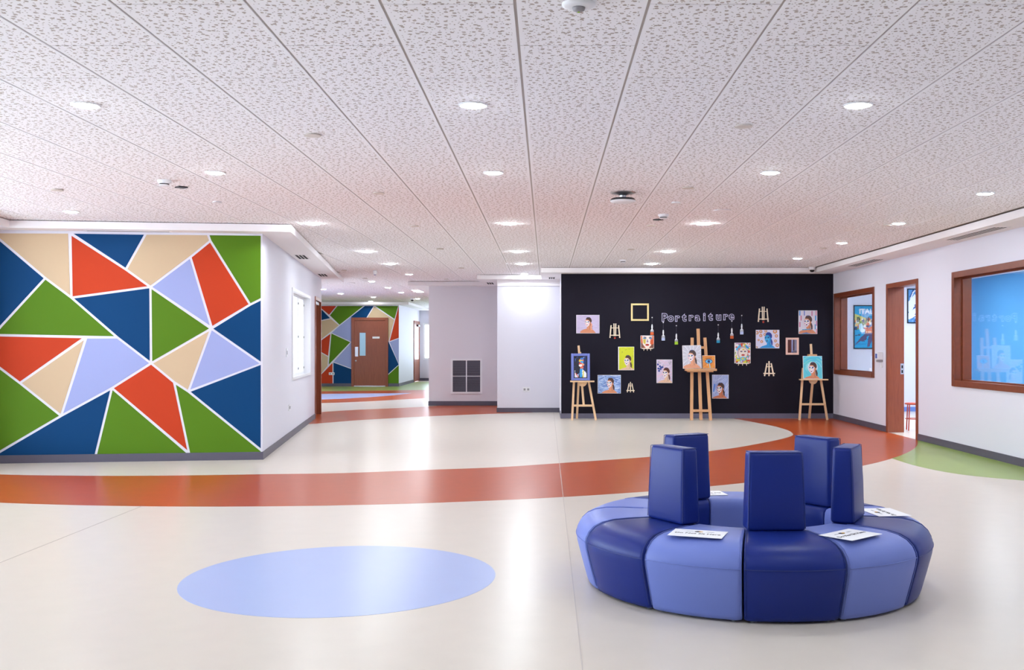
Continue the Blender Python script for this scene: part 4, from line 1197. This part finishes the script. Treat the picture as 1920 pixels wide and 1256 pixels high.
def d_italy(P):
    a = P.asp
    P.put(P.x > -1, (30, 156, 204)); P.strokes([(40, 170, 214), (24, 140, 190)], 30, .3, .04, 0)
    P.ell(.3 * a, .91, .11, .022, (150, 190, 220)); P.ell(.4 * a, .88, .12, .02, (120, 170, 210))
    P.poly([(0, .82), (.3 * a, .74), (.55 * a, .66), (.4 * a, .52), (0, .6)], (206, 200, 110))
    P.poly([(.5 * a, .66), (.75 * a, .72), (a, .68), (a, .5), (.5 * a, .5)], (60, 130, 180))
    for i in range(44):
        x, y = P.rng.rand() * a, .46 + .24 * P.rng.rand()
        c = [(222, 120, 84), (240, 236, 226), (40, 60, 110), (200, 96, 70), (120, 150, 70), (230, 190, 120)][i % 6]
        P.poly([(x - .04, y - .03), (x + .04, y - .03), (x + .04, y + .02), (x, y + .05), (x - .04, y + .02)], c)
    for x in (.1, .16, .42, .48): P.ell(x * a, .68, .015, .07, (30, 60, 60))
    P.poly([(.38 * a, .36), (.8 * a, .36), (.8 * a, .44), (.6 * a, .5), (.38 * a, .45)], (220, 112, 78))
    for i in range(6): P.poly([((.42 + .06 * i) * a, .36), ((.45 + .06 * i) * a, .36), ((.45 + .06 * i) * a, .41), ((.42 + .06 * i) * a, .41)], (240, 226, 200))
    P.ell(.22 * a, .5, .05, .09, (190, 226, 240)); P.ell(.28 * a, .42, .06, .05, (220, 240, 246))
    P.poly([(0, .06), (.22 * a, .25), (.4 * a, .36), (.9 * a, .36), (a, .2), (a, .04), (.7 * a, .28), (.5 * a, .02), (.44 * a, .02), (.5 * a, .3)], (86, 80, 116))
    P.poly([(.2 * a, .2), (.46 * a, .34), (.42 * a, .2), (.26 * a, .14)], (86, 80, 116))
    for i in range(16): P.ell((.3 + .7 * P.rng.rand()) * a, .04 + .2 * P.rng.rand(), .01, .01, (30, 60, 110))
    P.line((.04 * a, .3), (.2 * a, .31), .02, (60, 50, 70))
def d_mount(P):
    P.put(P.x > -1, (90, 150, 206))
    P.poly([(0, .62), (.2, .86), (.36, .7), (.5, .8), (.7, .6), (.7, .2), (0, .1)], (240, 244, 250)); P.strokes([(70, 120, 190), (240, 244, 250), (40, 70, 140), (150, 190, 230)], 60, .25, .03, .7)
poster('tall framed ITALY travel poster with red roofed houses and dark quay', 1600, .68, 572, 654, d_italy, 'ITALY')
poster('framed blue and white mountain poster seen through the doorway', 1700.5, .62, 541, 606, d_mount)

# ------------------------------------------------------------------ round ottoman seating
PC = Vector((1.265, 6.325))
PROF = [(.556, .012), (.540, .018), (.532, .04), (.530, .20), (.530, .36), (.534, .40), (.545, .420), (.565, .429), (.66, .431), (.80, .431), (.90, .427), (.97, .414), (1.02, .392),
        (1.054, .360), (1.072, .325), (1.076, .298), (1.071, .26), (1.045, .16), (1.012, .04), (1.004, .018), (.99, .012)]
RM = .80
def wedge_mesh(name, m):
    half = math.radians(15) - .0045
    st = [(-1, .955), (-.98, .978), (-.95, .992), (-.90, 1), (-.6, 1), (-.3, 1), (0, 1), (.3, 1), (.6, 1), (.90, 1), (.95, .992), (.98, .978), (1, .955)]
    V, F = [], []
    n = len(PROF)
    for a, s in st:
        th = a * half
        for r, z in PROF:
            rr, zz = RM + (r - RM) * (1 - (1 - s) * 1.0), .225 + (z - .225) * (1 - (1 - s) * .9)
            V.append((rr * math.sin(th), RM - rr * math.cos(th), zz))
    for i in range(len(st) - 1):
        for k in range(n):
            F.append((i * n + k, i * n + (k + 1) % n, (i + 1) * n + (k + 1) % n, (i + 1) * n + k))
    F.append(tuple(range(n)))
    F.append(tuple((len(st) - 1) * n + k for k in range(n)))
    mb = MB().add(V, F)
    me = mb.mesh(name, m, smooth=True)
    me.polygons[-1].use_smooth = me.polygons[-2].use_smooth = False
    return me
def seam_mesh(m):
    half = math.radians(15) * .95
    pts = []
    for i in range(15):
        th = -half + 2 * half * i / 14
        pts.append((1.0772 * math.sin(th), RM - 1.0772 * math.cos(th), .300))
    mb = MB().tube(pts, .0022, 6)
    for s in (-1, 1):
        th = s * half * 1.01
        mb.tube([((r + .0006) * math.sin(th), RM - (r + .0006) * math.cos(th), z + .0006) for r, z in PROF[8:19]], .0018, 6)
    return mb.mesh('seam', m)
def backrest_mesh():
    mb = MB()
    b, tp = .4305, .872
    V = []
    for z, hw, y0, y1 in ((b, .166, RM - .672, RM - .534), (b + .22, .160, RM - .668, RM - .54), (tp, .153, RM - .655, RM - .545)):
        V += [(-hw, y0, z), (hw, y0, z), (hw, y1, z), (-hw, y1, z)]
    F = [(3, 2, 1, 0), (8, 9, 10, 11)]
    for L in (0, 4):
        F += [(L + i, L + (i + 1) % 4, L + 4 + (i + 1) % 4, L + 4 + i) for i in range(4)]
    mb.add(V, F)
    return mb.mesh('backrest', 'navy_leather', bevel=.022, seg=4, smooth=True)
def back_seam():
    mb = MB()
    tp, h0, y0, y1 = .868, .147, RM - .657, RM - .543
    e = .006
    mb.tube([(-h0, y0 + e, tp), (h0, y0 + e, tp), (h0, y1 - e, tp), (-h0, y1 - e, tp)], .0022, 6, True)
    for s in (-1, 1):
        mb.tube([(s * .162, RM - .668, .445), (s * .1495, RM - .6535, tp)], .0020, 6)
    return mb.mesh('seam', 'navy_thread')
wd, wl = wedge_mesh('seat', 'navy_leather'), wedge_mesh('seat', 'light_leather')
sd, sl = seam_mesh('navy_thread'), seam_mesh('light_thread')
bk, bs = backrest_mesh(), back_seam()
glide = MB().lathe([(.014, 0), (.016, .003), (.016, .020)], 12).mesh('glide', 'glide_grey')
SEAT_LABEL = {
    2: 'navy blue leather wedge seat with backrest, facing straight away from the black wall',
    62: 'navy leather wedge seat with backrest between two notices, facing away from the mural',
    122: 'navy blue leather wedge seat with backrest, facing towards the classroom doorway',
    212: 'navy blue leather wedge seat with backrest, facing the coloured triangle mural',
    302: 'navy blue leather wedge seat with backrest, facing the pale blue floor disc',
    332: 'light blue wedge seat with a notice, on the side of the blue floor disc',
    32: 'light blue leather wedge seat with a notice set diagonally, facing away from the mural',
    92: 'light blue leather wedge seat with an upside down notice, facing the window wall',
    182: 'light blue leather wedge seat with a half hidden notice, facing the black wall',
    152: 'plain light blue leather wedge seat without notice, facing the right easel',
    242: 'plain light blue wedge seat without notice, beside the navy seat facing the mural',
    272: 'plain light blue wedge seat without notice, beside the navy seat facing the floor disc'}
for a, dark in zip((2, 32, 62, 92, 122, 152, 182, 212, 242, 272, 302, 332), (1, 0, 1, 0, 1, 0, 0, 1, 0, 0, 1, 0)):
    th = math.radians(a)
    loc = (PC.x + RM * math.sin(th), PC.y - RM * math.cos(th), 0)
    lab, grp = SEAT_LABEL[a], 'wedge seats of the round seating ring'
    t = thing('wedge_seat', lab, 'ottoman', loc, th, grp)
    link('seat', wd if dark else wl, t)
    s = link('seam', sd if dark else sl, t)
    for r, q in ((.60, -9.5), (.60, 9.5), (.955, -12), (.955, 12)):
        link('glide', glide, t, (r * math.sin(math.radians(q)), RM - r * math.cos(math.radians(q)), 0))
    if dark:
        o = link('backrest', bk, t)
        link('seam', bs, o)
# notices
tm = text_mesh('notice_text', 'Do Not Sit Here', .037, 'ink_black', .0002, .0007)
tg = MB().box(-.024, .024, .001, .0035, 0, .0003).box(-.018, .018, .0065, .009, 0, .0003).mesh('heading', 'ink_grey')
for (x, y), rz, lab in (((.835, 5.575), -20, 'white Do Not Sit Here notice on the light blue seat left of the front backrest'),
                        ((1.665, 5.545), 41, 'white Do Not Sit Here notice on the light blue seat right of the front backrest'),
                        ((2.10, 6.29), 97, 'white Do Not Sit Here notice on the far right light blue seat'),
                        ((1.10, 7.09), 188, 'white notice on the back light blue seat, mostly hidden by a backrest')):
    t = thing('notice', lab, 'notice', (x, y, .4335), math.radians(rz))
    MB().box(-.1485, .1485, -.105, .105, 0, .0008).build('sheet', 'paper', t)
    link('notice_text', tm, t, (0, -.018, .0012))
    link('heading', tg, t, (-.055, .045, .0012))
    link('heading', tg, t, (.06, .045, .0012))
    MB().lathe([(.016, .0009), (.016, .0013)], 16, (-.008, .05, 0), sx=1.3).build('emblem', 'ink_black', t)
    MB().lathe([(.010, .0013), (.010, .0016)], 12, (.008, .05, 0), sx=1.2).build('emblem', 'ink_yellow', t)
